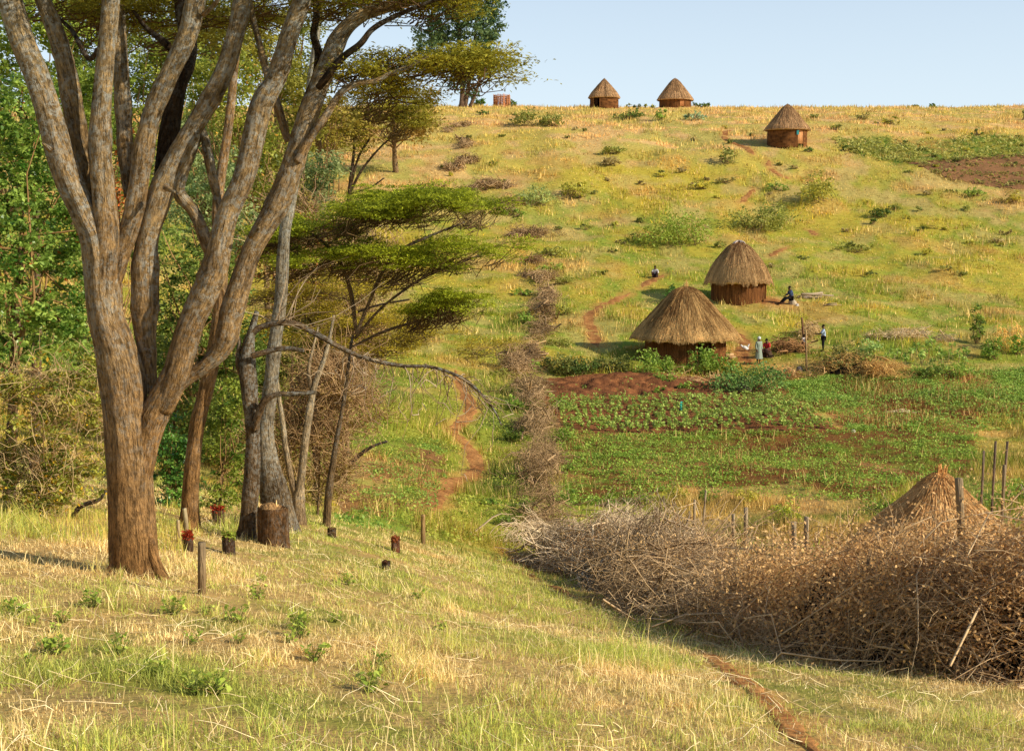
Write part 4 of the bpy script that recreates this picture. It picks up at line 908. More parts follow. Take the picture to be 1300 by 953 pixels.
# ------------------------------------------------------------------ dry brush fence
def brush(name, label, cat, line, hgt, hw, n, seed, cols, leafn=0, leafc=None, group=None, r=.006, tl=(.35, 1.2), core=True, leafs=.05, cap=.9):
    """heap of dead branches along a ground line (rows x, y)"""
    rng = np.random.default_rng(seed)
    line = spline(np.asarray(line, float), 40); hgt = np.interp(np.linspace(0, 1, 40), np.linspace(0, 1, len(hgt)), hgt); m = 40
    z = H(line[:, 0], line[:, 1])
    b = np.array([line[20, 0], line[20, 1], z[20]]); o = thing(name, label, cat, b, group)
    tn = np.gradient(line, axis=0); tn /= np.linalg.norm(tn, axis=1)[:, None] + 1e-9; nn = np.stack([-tn[:, 1], tn[:, 0]], -1)
    hw = np.broadcast_to(hw, (m,)); hl = hgt * (.62 + .76 * vnoise(np.arange(m) * .45 + seed, np.zeros(m), seed))
    def sample(k, lo=0.0, edge=1.0):
        t = rng.random(k) * (m - 1); i = t.astype(int); f = (t - i)[:, None]
        P = line[i] * (1 - f) + line[np.minimum(i + 1, m - 1)] * f
        s = rng.uniform(-1, 1, k); P = P + nn[i] * (s * hw[i] * edge)[:, None]
        hz = hl[i] * np.sqrt(np.maximum(1 - s * s * .85, .05)); return np.stack([P[:, 0], P[:, 1], H(P[:, 0], P[:, 1]) + hz * (lo + (1 - lo) * rng.random(k) ** .8)], -1), tn[i], nn[i]
    def clumped(k, lo, edge, rad):
        ng = max(5, k // (110 if core else 45)); cc, tt, _ = sample(ng, lo, edge); br = rng.uniform(.0, 1.0, ng); gi = rng.integers(0, ng, k)
        cd = rng.normal(size=(ng, 3)); cd[:, :2] += tt * rng.normal(size=(ng, 1)) * 1.2; cd[:, 2] = cd[:, 2] * .5 + .3; cd /= np.linalg.norm(cd, axis=1)[:, None]
        p = cc[gi] + cd[gi] * (rng.normal(size=(k, 1)) * rad) + rng.normal(size=(k, 3)) * rad * np.array([1, 1, .7]); p[:, 2] = np.maximum(p[:, 2], H(p[:, 0], p[:, 1]) + .03); return p, cd[gi], br[gi]
    c, t_, br = clumped(n, 0.0, 1.0, .34 if core else .24)
    d = t_ + rng.normal(size=(n, 3)) * .42; d /= np.linalg.norm(d, axis=1)[:, None]
    L = rng.uniform(tl[0], tl[1], n) * (.4 + rng.random(n)) ; A = c - d * (L * .5)[:, None]; B = c + d * (L * .5)[:, None]
    fl = H(A[:, 0], A[:, 1]) + .02; A[:, 2] = np.maximum(A[:, 2], fl); B[:, 2] = np.maximum(B[:, 2], H(B[:, 0], B[:, 1]) + .02)
    rr_ = r * rng.uniform(.45, 1.5, n); thick_ = rng.random(n) < .035; rr_[thick_] *= 2.6; A[thick_] = c[thick_] - d[thick_] * .9; B[thick_] = c[thick_] + d[thick_] * .9; A[:, 2] = np.maximum(A[:, 2], H(A[:, 0], A[:, 1]) + .02)
    for E in (A, B):       # no stick stands far above the heap
        ix = np.argmin((E[:, None, 0] - line[None, :, 0]) ** 2 + (E[:, None, 1] - line[None, :, 1]) ** 2, axis=1) if n < 4000 else np.clip(np.round(np.interp(E[:, 0], np.sort(line[:, 0]), np.arange(m) if line[-1, 0] > line[0, 0] else np.arange(m)[::-1])).astype(int), 0, m - 1)
        E[:, 2] = np.minimum(E[:, 2], z[ix] + hl[ix] + cap * rng.random(n) ** 3)
    V, F, pv = twigs(rng, A, B, rr_, .35, .22)
    tc = mixc(cols[0], cols[1], np.clip(br * .6 + rng.random(n) ** 1.5 * .6, 0, 1)); MB().add(V, F, tc.repeat(pv, 0)).build('twigs', M_twig, o)
    if leafn:
        c, _, br = clumped(leafn, .12, 1.05, .24)
        V, F, C = leaves(rng, c, leafs, mixc(leafc[0], leafc[1], np.clip(br * .6 + rng.random(leafn) * .5, 0, 1)), .5, .1); MB().add(V, F, C).build('dry_leaves', M_leaf, o)
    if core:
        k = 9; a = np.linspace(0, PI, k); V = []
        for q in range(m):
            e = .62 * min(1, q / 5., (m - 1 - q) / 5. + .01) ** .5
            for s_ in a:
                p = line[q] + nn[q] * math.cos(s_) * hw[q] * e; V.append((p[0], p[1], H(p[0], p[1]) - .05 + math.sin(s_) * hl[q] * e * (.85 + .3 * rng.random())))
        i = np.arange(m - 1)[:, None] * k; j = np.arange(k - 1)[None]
        MB().add(V, [np.stack([i + j, i + j + 1, i + k + j + 1, i + k + j], -1).reshape(-1, 4)], lin(34, 24, 15)).build('gap_shade_core', M_twig, o)  # inner mound coloured near black to stand in for shade between the twigs
    return o

def gl(*p): return [ground(*q)[:2] for q in p]
TW_g = (lin(104, 82, 60), lin(222, 196, 156)); TW_b = (lin(96, 72, 48), lin(220, 186, 138))
back = np.array([.25, .75])
A_ = np.array(gl((712, 728), (750, 742), (800, 757), (850, 770))) + [.05, .7]
brush('brush_fence', 'grey-brown heap of bare thorn branches at the left end of the brush fence', 'brush fence', A_, [.9, 1.6, 1.65, 1.5], 1.1, 8200, 1, TW_g, 2500, (lin(120, 86, 52), lin(176, 138, 92)), r=.010, tl=(.4, 1.5))
B_ = np.array(gl((845, 770), (885, 785), (930, 802), (985, 818))) + [.1, .55]
brush('brush_fence', 'low dark middle stretch of the brush fence with a few broken posts', 'brush fence', B_, [1.35, 1.2, 1.0, 1.25], 1.0, 7400, 2, TW_b, 14000, (lin(108, 78, 44), lin(218, 178, 118)), r=.007, tl=(.3, 1.1))
C_ = np.array(gl((975, 816), (1040, 835), (1110, 848), (1180, 856), (1260, 864), (1360, 874), (1480, 884))) + [.15, .5]
brush('brush_fence', 'high leafy brown brush heap at the right end of the fence, nearest the viewer', 'brush fence', C_, [1.4, 1.5, 1.5, 1.35, 1.4, 1.6, 1.8], 1.0, 9500, 3, TW_b, 60000, (lin(112, 78, 42), lin(226, 184, 122)), r=.0055, tl=(.25, .95), leafs=.05, cap=.4)
# the old brush line running up the hill
for q, (lab, pts, h_, w_, n) in enumerate([
    ('brush heap where the old brush line meets the fence', [(690, 690), (684, 660), (690, 636)], 1.0, .9, 1400), ('dense grey brush heap low in the brush line', [(676, 640), (682, 612), (690, 586)], 1.9, 1.1, 2600),
    ('brush heap beside the lower crops', [(690, 590), (682, 560), (676, 536)], 1.5, 1.0, 1800), ('brush heap level with the bean rows', [(684, 536), (676, 512), (664, 490)], 1.5, 1.1, 1800),
    ('brush heap level with the ploughed strip', [(668, 492), (656, 472), (654, 458)], 1.4, 1.2, 1500), ('brush heap at the left corner of the hut yard', [(664, 462), (684, 440), (690, 424)], 1.3, 1.2, 1500),
    ('brush heap left of the side trail', [(686, 424), (690, 404), (690, 388)], 1.3, 1.3, 1300), ('reddish brush heap halfway up the hill', [(690, 388), (696, 368), (694, 350)], 1.4, 1.4, 1300), ('flat brush patch above the halfway heap', [(668, 352), (690, 340), (676, 330)], .9, 1.3, 700),
    ('wide flat brush patch beside the acacia tips', [(650, 300), (684, 302), (716, 300)], 1.4, 1.6, 1500), ('brush patch in the upper line below the wide dark one', [(640, 272), (652, 262), (642, 254)], 1.0, 1.6, 600),
    ('dark brush patch high in the line', [(590, 244), (616, 240), (644, 236)], 1.3, 2.0, 1300), ('long brush patch near the top of the line', [(566, 218), (588, 210), (606, 204)], 1.4, 2.0, 1100), ('faint brush patch just under the skyline', [(580, 190), (592, 184), (588, 176)], 1.0, 2.0, 600), ('small faint brush patch under the tall skyline tree', [(572, 168), (586, 162), (598, 158)], .9, 2.0, 400)]):
    Yq = ground(*pts[1])[1]
    brush('brush_heap', lab, 'brush heap', gl(*pts), [h_ * .1, h_ * .95, h_ * .1], w_ * (.52 if Yq < 80 else .42), int(n * .32), 20 + q, (lin(98, 76, 50), lin(180, 148, 106)), r=.00030 * Yq * .8, tl=(.5, 1.6 + Yq * .004), core=False, leafn=int(n * .5), leafc=(lin(96, 76, 46), lin(150, 124, 78)), leafs=.0011 * Yq, group='heaps of the old brush line going up the hill')
tag(brush('fallen_branch', 'long pale fallen branch lying at the foot of the left brush heap', 'branch', gl((628, 690), (664, 688), (700, 686)), [.35, .5, .4], .3, 260, 50, TW_g, r=.012, core=False))
tag(brush('branch_heap', 'heap of brown branches beside the seated person in red', 'brush heap', gl((994, 447), (1003, 446), (1013, 446)), [.4, 1.0, .4], .5, 420, 51, (lin(90, 60, 36), lin(170, 126, 80)), r=.02, tl=(.4, 1.3)))
tag(brush('branch_heap', 'loose pile of pale sticks behind the man in the white shirt', 'brush heap', gl((1014, 428), (1026, 426), (1038, 426)), [.5, 1.1, .8], .5, 160, 52, (lin(140, 108, 66), lin(206, 176, 124)), r=.022, tl=(.6, 1.6), core=False))
tag(brush('stalk_heap', 'long heap of dry golden stalks at the edge of the right field', 'stalk heap', gl((1050, 472), (1090, 473), (1140, 477)), [.4, .7, .45], 1.0, 1500, 53, (lin(150, 104, 52), lin(218, 178, 106)), r=.016, tl=(.4, 1.4)))
tag(brush('stalk_heap', 'thin line of pale dry stalks below the thin poles', 'stalk heap', gl((972, 478), (1000, 478), (1030, 480)), [.25, .3, .25], .5, 420, 54, (lin(160, 116, 66), lin(226, 190, 130)), r=.016, tl=(.4, 1.3), core=False))
tag(brush('stalk_heap', 'scatter of dry stalks along the ploughed strip below the hut', 'stalk heap', gl((850, 484), (885, 484), (925, 483)), [.15, .25, .15], .7, 260, 55, (lin(170, 120, 70), lin(232, 196, 136)), r=.016, tl=(.3, 1.1), core=False))
tag(brush('stalk_heap', 'low pale strip of dry stalks above the vegetable rows', 'stalk heap', gl((1110, 430), (1150, 428), (1196, 430)), [.25, .4, .25], .8, 500, 56, (lin(170, 140, 100), lin(220, 196, 150)), r=.018, tl=(.4, 1.3), core=False))

# ------------------------------------------------------------------ posts, poles, stakes and stumps
def post(name, label, cat, px, pyb, pyt, wpx, Y=None, lean=0, seed=0, ca=lin(120, 96, 64), cb=lin(150, 128, 96), group=None, bend=0.0, sink=.25, rough=.2, single=True):
    b = ground(px, pyb) if Y is None else None
    if b is None:
        x = ray(px, pyb)[0] * Y; b = np.array([x, Y, float(H(x, Y))])
    Yd = b[1]; top = at(px + lean, pyt, Yd); w = wpx / 2 / FOC * Yd
    mid = (b + top) / 2 + np.array([bend * w, 0, 0])
    P = spline(np.array([b - [0, 0, sink], mid, top]), 14)
    V, F = tube(P, np.linspace(w * 1.08, w * .88, 14), 10, rough, 500 + seed, True, .25)
    t = np.clip((V[:, 2] - b[2]) / (top[2] - b[2] + .01), 0, 1); nz = fbm(V[:, 0] * 9, V[:, 2] * 5 + seed, seed, 3)
    mb = MB(); mb.add(V, F, mixc(ca, cb, t) * (.7 + .6 * nz)[:, None], .4)
    return tag(mb.build(name, M_wood, None, b, smooth=True), label, cat, group)
post('wooden_post', 'short weathered post standing in the grass right of the big trunk', 'post', 256, 754, 688, 11, seed=1)
post('wooden_post', 'short post at the brow of the slope near the field trail', 'post', 537, 690, 653, 6, seed=2, cb=lin(176, 140, 90))
post('wooden_stake', 'pale barkless stake beside the red-topped small stump', 'stake', 238, 682, 645, 6, seed=3, lean=-4, cb=lin(206, 186, 140))
post('wooden_stake', 'thin pale stake nearest the base of the big trunk', 'stake', 227, 688, 660, 5, seed=4, lean=-1, cb=lin(206, 180, 130))
post('wooden_post', 'thick forked post standing in front of the little thatched roof', 'post', 1219, 830, 607, 11, Y=15.6, seed=5, lean=-2, bend=.8)
for q, (lab, px, pyt, lean, w) in enumerate([('leftmost of three tall thin poles by the little thatched roof', 1247, 572, 2, 3.4), ('middle of three tall thin poles by the little thatched roof', 1260, 560, 4, 3.4), ('rightmost and tallest of three thin poles by the thatched roof', 1270, 560, 9, 3.6)]):
    post('pole', lab, 'pole', px, 700, pyt, w, Y=21.5, seed=6 + q, lean=lean, ca=lin(110, 84, 60), cb=lin(132, 110, 90), bend=-1.5)
post('pole', 'shorter stick leaning against the rightmost thin pole', 'pole', 1271, 700, 590, 5, Y=21.3, seed=9, lean=4)
for q, (lab, px, pyt, Y, w, lean) in enumerate([('short pale post in the middle of the brush fence', 947, 644, 26, 6, 0), ('left one of a pair of short posts in the brush fence', 1008, 662, 22.5, 8, 0), ('right one of a pair of short posts in the brush fence', 1022, 656, 22.5, 7, 2), ('broken post left of the short pale post', 929, 652, 27, 5, 2), ('pale stub of a post in the left brush heap', 834, 644, 33, 6, 0),
                                               ('thin dead stick rising from the left brush heap', 878, 634, 30, 4, 4), ('forked dry stick leaning over the brush fence', 884, 622, 30, 3, 12), ('thin stake standing before the middle of the brush fence', 846, 725, 26.2, 3, 0)]):
    post('wooden_post' if q != 6 else 'dry_stick', lab, 'post' if q != 6 else 'stick', px, 780, pyt, w, Y=Y, seed=20 + q, lean=lean, cb=lin(170, 148, 116))
post('pole', 'taller dark pole behind the small figure in white', 'pole', 1021, 446, 403, 2.6, seed=40, lean=-3, ca=lin(110, 76, 50), cb=lin(130, 92, 64))
post('pole', 'pale thin pole standing in the yard in front of the small figure', 'pole', 1024, 471, 419, 2.6, seed=41, lean=-1, cb=lin(196, 160, 110))

def stump(name, label, px, pyb, pyt, wpx, seed, ca, ctop, moss=None, splinter=False, cat='tree stump'):
    b = ground(px, pyb); u = b[1] / FOC; h = (pyb - pyt) * u; w = wpx / 2 * u
    o = thing(name, label, cat, b)
    P = np.stack([np.full(12, b[0]), np.full(12, b[1]), b[2] + np.linspace(-.15, h, 12)], -1)
    rad = w * (1 + .35 * np.exp(-np.linspace(0, 1, 12) * 6)); V, F = tube(P, rad, 22, .3, seed, False, .6)
    nz = fbm(V[:, 0] * 8 + V[:, 1] * 6, V[:, 2] * 3, seed, 3)
    MB().add(V, F, ca * (.6 + .8 * nz)[:, None], .2).build('trunk', M_bark, o, smooth=True)
    ring = V[-22:]; c = ring.mean(0); rr_ = np.linspace(1, 0, 6)[:, None, None]
    rng = np.random.default_rng(seed); T = c + (ring - c)[None] * rr_ * .985; T[..., 2] += (1 - rr_[..., 0]) * h * .05 - (.12 * h * sstep(-.1, .2, (T[..., 0] - c[0]) / w) - .06 * h) * (rr_[..., 0] < .98) + rng.normal(size=T.shape[:2]) * .012
    i = np.arange(5)[:, None] * 22; j = np.arange(22)[None]; k = (j + 1) % 22
    MB().add(T.reshape(-1, 3), [np.stack([i + j, i + k, i + 22 + k, i + 22 + j], -1).reshape(-1, 4)], mixc(ctop * .8, ctop, rng.random(132))).build('cut_face', M_wood, o)
    if moss is not None:
        n = 150; a = rng.uniform(0, 2 * PI, n); q = np.sqrt(rng.random(n)) * w * 1.15
        p = np.stack([c[0] + q * np.cos(a), c[1] + q * np.sin(a), c[2] + rng.uniform(-.04, .07, n)], -1)
        V, F, C = leaves(rng, p, .045, mixc(moss * .6, moss, rng.random(n)), .7, .3); MB().add(V, F, C).build('growth', M_leaf, o)
    if splinter:
        n = 16; a = rng.uniform(1.2, 3.6, n); p = np.stack([c[0] + w * .8 * np.cos(a), c[1] + w * .8 * np.sin(a), np.full(n, c[2] - .05)], -1)
        V, F, pv = twigs(rng, p, p + np.stack([rng.normal(0, .02, n), rng.normal(0, .02, n), rng.uniform(.02, .13, n)], -1), .022, .2, .05); MB().add(V, F, lin(216, 176, 116)).build('splinters', M_twig, o)
    return o
stump('tree_stump', 'wide sawn reddish stump with pale splintered top before the leaning pale trunk', 347, 692, 642, 37, 1, lin(112, 80, 48), lin(170, 130, 82), splinter=True)
stump('tree_stump', 'small stump capped with red growth beside the pale stakes', 239, 700, 680, 13, 2, lin(90, 66, 44), lin(150, 60, 30), moss=lin(150, 58, 28))
stump('tree_stump', 'small dark stump sprouting bright green leaves left of the dead tree', 291, 703, 680, 16, 3, lin(84, 60, 40), lin(110, 80, 50), moss=lin(150, 160, 60))
stump('tree_stump', 'low stump with a rusty red top behind the sprouting stump', 277, 664, 646, 16, 4, lin(110, 72, 44), lin(150, 60, 36), moss=lin(160, 62, 36))
stump('tree_stump', 'tiny dark stump at the brow of the slope below the thin trunk', 421, 682, 670, 11, 5, lin(90, 66, 40), lin(120, 90, 56))
stump('tree_stump', 'small rusty stump left of the post at the brow', 502, 700, 684, 11, 6, lin(120, 70, 40), lin(150, 90, 50), moss=lin(150, 84, 44))
stump('tree_stump', 'small charred stump in the foreground grass', 490, 722, 712, 10, 7, lin(74, 48, 30), lin(110, 70, 44))
def bent(name, label, pts, seed, c=lin(70, 52, 34)):
    P = np.array([at(*p[:2], p[3]) for p in pts]); b = P[0]; o = thing(name, label, 'branch', b); mb = MB(); add_limb(mb, pts, seed, seg=9, ca=c, cb=c, lich=(0, .2)); mb.build('branch', M_bark, o, smooth=True); return o
Yq = ground(96, 658)[1]
bent('fallen_branch', 'dark bent dead branch lying in the grass left of the big trunk', [(92, 660, 8, Yq), (97, 648, 9, Yq), (108, 640, 8, Yq), (126, 634, 6, Yq), (134, 622, 4, Yq)], 600)
Yq = ground(446, 598)[1]
bent('fallen_branch', 'dark dead branch sticking up on the shaded slope left of the trail', [(442, 592, 7, Yq), (458, 576, 7, Yq), (474, 566, 5, Yq), (492, 560, 3, Yq)], 601)
# ------------------------------------------------------------------ huts
def ang_ok(a, gaps):
    m = np.ones(np.shape(a), bool)
    for g0, g1 in gaps: m &= ~((a > g0) & (a < g1))
    return m

def hut(label, px, pyb, prof, rw, wall_top, seed, straw, door=None, weave='stakes', n_straw=5000, sl=.45, apex=None, posts=0, Y=None, ragged=.12, jag=0.0, group=None, extra=None, skew=0.0, strw=.012):
    """round hut: prof rows (radius, height above the base) from eave to apex, metres"""
    rng = np.random.default_rng(seed)
    b = ground(px, pyb) if Y is None else np.array([ray(px, pyb)[0] * Y, Y, float(H(ray(px, pyb)[0] * Y, Y))])
    o = thing('thatched_hut', label, 'hut', b, group)
    fa = -PI / 2                     # faces the viewer's side
    # wall of upright sticks daubed with earth
    na = 260; a = np.linspace(0, 2 * PI, na, endpoint=False); hz = np.linspace(-.4, wall_top, 26)
    AA, ZZ = np.meshgrid(a, hz); ph = vnoise(a * 13, a * 0, seed) * 2
    if weave == 'stakes': rr = rw + .03 * np.abs(np.sin(AA * 46 + ph[None])) + .02 * (fbm(AA * 9, ZZ * 2, seed, 3) - .5)
    elif weave == 'logs': rr = rw + .045 * np.abs(np.sin(ZZ * 15 + .4 * np.sin(AA * 5))) + .03 * (fbm(AA * 6, ZZ * 5, seed, 3) - .5)
    else: rr = rw + .02 * np.sin(AA * 40 + ZZ * 22) * np.sin(ZZ * 40) + .03 * (fbm(AA * 9, ZZ * 3, seed, 3) - .5)
    V = np.stack([b[0] + rr * np.cos(AA), b[1] + rr * np.sin(AA), b[2] + ZZ], -1).reshape(-1, 3)
    nz = fbm(AA * 12, ZZ * 2.2, seed + 5, 4); n2 = vnoise(AA * 44, ZZ * .8, seed + 9) if weave != 'logs' else vnoise(AA * 5, ZZ * 8, seed + 9)
    c = mixc(lin(66, 40, 22), lin(150, 98, 54), np.clip(nz * .55 + n2 * .7 - .15, 0, 1).ravel())
    gaps = []
    if door: gaps = [(door[0] - door[1] / rw / 2, door[0] + door[1] / rw / 2)]
    i = np.arange(25)[:, None] * na; j = np.arange(na)[None]; k = (j + 1) % na
    F = np.stack([i + j, i + k, i + na + k, i + na + j], -1)
    am = (np.arange(na) + .5) / na * 2 * PI - 2 * PI; am = np.where(am < -1.5 * PI, am + 2 * PI, am)
    keep = ang_ok(am, gaps)
    F = F[:, keep].reshape(-1, 4)
    w_ = MB().add(V, [F], c).build('wall', M_wattle, o, smooth=False)
    if door:
        a0, dw, inset, dc, open_ = door
        mid = np.array([math.cos(a0), math.sin(a0), 0]); side = np.array([-mid[1], mid[0], 0]); rd = rw * math.cos(dw / rw / 2) - inset
        c0 = b + mid * rd; x0, x1 = (-dw / 2, dw / 2) if not open_ else (-dw / 2 + dw * .02, dw * (.5 - .45))
        mb = MB(); nb = 5
        if open_: x0, x1 = (0.0 if open_ > 0 else -dw / 2), (dw / 2 if open_ > 0 else 0.0)
        for q in range(nb):
            xa = x0 + (x1 - x0) * q / nb + .006; xb = x0 + (x1 - x0) * (q + 1) / nb - .006; t = .025 + .008 * (q % 2)
            P = np.array([c0 + side * s_ + mid * e + np.array([0, 0, h_]) for s_, e, h_ in [(xa, 0, .02), (xb, 0, .02), (xb, 0, wall_top - .05), (xa, 0, wall_top - .05), (xa, t, .02), (xb, t, .02), (xb, t, wall_top - .05), (xa, t, wall_top - .05)]])
            mb.add(P, [[[0, 3, 2, 1], [4, 5, 6, 7], [0, 1, 5, 4], [1, 2, 6, 5], [2, 3, 7, 6], [3, 0, 4, 7]]], dc * rng.uniform(.8, 1.15))
        mb.build('door', M_wood, o)
        for s_ in (-1, 1):
            p0 = b + mid * (rw * math.cos(dw / rw / 2) + .03) + side * s_ * (dw / 2 + .03); V, F = tube(np.stack([p0 + [0, 0, z] for z in np.linspace(-.3, wall_top, 6)]), .055, 8, .15, seed + s_)
            MB().add(V, F, lin(150, 100, 56)).build('door_post', M_wood, o, smooth=True)
    # roof
    pf = spline(np.asarray(prof, float), 34); pf[:, 0] = np.maximum(pf[:, 0], .015)
    ns = 96; a = np.linspace(0, 2 * PI, ns, endpoint=False)
    wob = 1 + jag * (np.abs(np.sin(a * 2.5 + seed)) - .5) + .03 * (vnoise(a * 3, a * 0, seed) - .5)
    q = np.linspace(0, 1, 34)[:, None]
    Rr = pf[:, 0:1] * (1 + (wob[None] - 1) * (1 - q)) + .03 * (vnoise(a[None] * 20 + q * 0, q * 7 + a[None] * 0, seed) - .5) * (1 - q)
    Zr = pf[:, 1:2] + 0 * a[None]
    sx = skew * q
    V = np.stack([b[0] + Rr * np.cos(a)[None] + sx, b[1] + Rr * np.sin(a)[None], b[2] + Zr], -1)
    und = np.stack([b[0] + (rw - .05) * np.cos(a), b[1] + (rw - .05) * np.sin(a), np.full(ns, b[2] + wall_top + .02)], -1)
    rim = V[0] * 1.0; rim[:, 2] -= .16; rim[:, :2] = b[:2] + (rim[:, :2] - b[:2]) * .985
    V = np.concatenate([und[None], rim[None], V], 0); m = len(V); V = V.reshape(-1, 3)
    i = np.arange(m - 1)[:, None] * ns; j = np.arange(ns)[None]; k = (j + 1) % ns
    F = np.stack([i + j, i + k, i + ns + k, i + ns + j], -1).reshape(-1, 4)
    hq = np.repeat(np.concatenate([[0, 0], q[:, 0]]), ns); nzr = fbm(np.tile(a, m) * 9, hq * 4, seed, 3)
    cb_ = mixc(straw[0], straw[1], np.clip(nzr * .8 + .35 - hq * .65, 0, 1)) * .8
    mb = MB().add(V, [F, (np.arange(ns) + (m - 1) * ns)[None]], cb_)
    # loose straws lying down the slope, ragged at the eave
    n = int(n_straw * 1.6); a_ = rng.uniform(0, 2 * PI, n); u = 1 - np.sqrt(rng.random(n)) ; eave = rng.random(n) < .22; u[eave] = rng.uniform(0, .06, eave.sum())
    def surf(a_, u):
        r_ = np.interp(u, np.linspace(0, 1, 34), pf[:, 0]); z_ = np.interp(u, np.linspace(0, 1, 34), pf[:, 1])
        w2 = np.interp(a_, np.append(a, 2 * PI), np.append(wob, wob[0])); r_ = r_ * (1 + (w2 - 1) * (1 - u))
        return r_, z_
    total = np.linalg.norm(np.diff(pf, axis=0), axis=1).sum(); L = sl * rng.uniform(.6, 1.4, n)
    du = L / total; u0 = np.clip(u + du, 0, .985); rA, zA = surf(a_, u0); rB, zB = surf(a_, np.maximum(u, 0))
    lift = rng.uniform(.005, .05, n); over = rng.random(n) * ragged * (u < .07) * (.4 + 1.4 * vnoise(a_ * 11, a_ * 0, seed + 2))
    da = rng.normal(0, .03, n)
    sl_ = np.array([pf[1, 0] - pf[0, 0], pf[1, 1] - pf[0, 1]]); sl_ /= np.linalg.norm(sl_)
    rB = rB - sl_[0] * over + lift * .6; zB = zB - sl_[1] * over * 1.2 + lift * .8; rA = rA + .012; zA = zA + .012
    A = np.stack([b[0] + rA * np.cos(a_) + skew * u0, b[1] + rA * np.sin(a_), b[2] + zA], -1); B = np.stack([b[0] + rB * np.cos(a_ + da / np.maximum(rB, .3)) + skew * u, b[1] + rB * np.sin(a_ + da / np.maximum(rB, .3)), b[2] + zB], -1)
    V, F, pv = twigs(rng, A, B, strw * rng.uniform(.6, 1.4, n), .5, .03, K=3)
    tt = np.clip(.55 + .75 * (fbm(a_ * 9, u * 5, seed, 3) - .5) + rng.normal(0, .16, n) - u * .62, 0, 1)
    mb.add(V, F, mixc(straw[0], straw[1], tt).repeat(pv, 0)); roof = mb.build('roof', M_thatch, o)
    top = b + np.array([skew, 0, prof[-1][1]])
    if apex == 'knot':
        V, F, pv = twigs(rng, np.repeat((top - [0, 0, .25])[None], 60, 0) + rng.normal(0, .05, (60, 3)), top + np.stack([rng.normal(0, .09, 60), rng.normal(0, .09, 60), rng.uniform(.05, .34, 60)], -1), .014, .4, .1); m1 = MB().add(V, F, straw[1] * .8)
        V, F = tube(np.array([top - [0, 0, .3], top + [0, 0, .1], top + [.02, 0, .48]]), [.04, .035, .02], 6); m1.add(V, F, lin(176, 128, 76)); m1.build('top_knot', M_thatch, o)
    if apex == 'cap':
        mb = MB(); th_ = np.linspace(0, PI, 9)
        for q in range(7):
            a1 = rng.uniform(0, PI); rad = rng.uniform(.16, .3); arc = np.stack([top[0] + rad * 2.0 * np.cos(th_) * math.cos(a1), top[1] + rad * 2 * np.cos(th_) * math.sin(a1), top[2] - .28 + (.36 + .05 * q / 7) * np.sin(th_)], -1)
            V, F = tube(arc, .03, 6, .3, q); mb.add(V, F, lin(214, 196, 186) * rng.uniform(.6, 1.0))
        mb.build('ridge_ties', M_cloth, o, smooth=True)
        V, F, pv = twigs(rng, np.repeat((top - [0, 0, .2])[None], 30, 0), top + np.stack([rng.normal(0, .1, 30), rng.normal(0, .1, 30), rng.uniform(.02, .2, 30)], -1), .016, .4, .1); MB().add(V, F, lin(90, 62, 40)).build('top_knot', M_thatch, o)
    if apex == 'tip':
        V, F, pv = twigs(rng, np.repeat((top - [0, 0, .3])[None], 26, 0) + rng.normal(0, .05, (26, 3)), top + np.stack([rng.normal(0, .05, 26), rng.normal(0, .05, 26), rng.uniform(.0, .14, 26)], -1), .02, .4, .1); MB().add(V, F, straw[0] * 1.2).build('top_knot', M_thatch, o)
    for q in range(posts):
        a1 = -PI / 2 - .5 + q * .62; r1 = rw + .3; V, F = tube(np.array([[b[0] + r1 * math.cos(a1), b[1] + r1 * math.sin(a1), b[2] + z] for z in (-.4, .6, wall_top + .1)]), .06, 7, .2, q); MB().add(V, F, lin(130, 88, 52)).build('roof_post', M_wood, o, smooth=True)
    if extra: extra(o, b, rng)
    return o, b
S1 = (lin(104, 70, 36), lin(232, 190, 122)); S2 = (lin(104, 70, 40), lin(222, 182, 124)); S3 = (lin(116, 84, 54), lin(204, 162, 114))
u1 = 89.5 / FOC
hut('large round thatched hut nearest the crops, with a wide shaggy roof and dark doorway', 870, 455, [(3.42, 1.44), (3.22, 1.72), (2.80, 2.22), (2.08, 2.98), (1.44, 3.70), (.95, 4.22), (.5, 4.48), (.12, 4.58)], 2.55, 1.75, 1, S1, door=(-PI / 2 + .36, 1.0, .18, lin(96, 60, 32), 1), n_straw=9000, sl=.6, apex='knot', ragged=.24, posts=0)
hut('round thatched hut just up the hill behind the nearest one, pale ties on its peak', 937, 380, [(2.52, 1.42), (2.4, 1.72), (1.98, 2.6), (1.44, 3.3), (.95, 3.88), (.5, 4.2), (.1, 4.34)], 2.02, 1.8, 2, S2, door=(-PI / 2 + 1.22, .8, .1, lin(120, 76, 42), 0), n_straw=7000, sl=.5, apex='cap', ragged=.26)
def cloth3(o, b, rng):
    a = -PI / 2 + .33; p = b + np.array([math.cos(a), math.sin(a), 0]) * 2.32; s = np.array([-math.sin(a), math.cos(a), 0]); n = 6
    V = np.array([p + s * x * .24 + np.array([0, 0, 1.5 - z * .5]) + np.array([math.cos(a), math.sin(a), 0]) * (.05 + .03 * math.sin(x * 5)) for z in np.linspace(0, 1, n) for x in np.linspace(-.5, .5, n)])
    i = np.arange(n - 1)[:, None] * n; j = np.arange(n - 1)[None]; MB().add(V, [np.stack([i + j, i + j + 1, i + n + j + 1, i + n + j], -1).reshape(-1, 4)], lin(60, 150, 150)).build('cloth_strip', M_cloth, o)
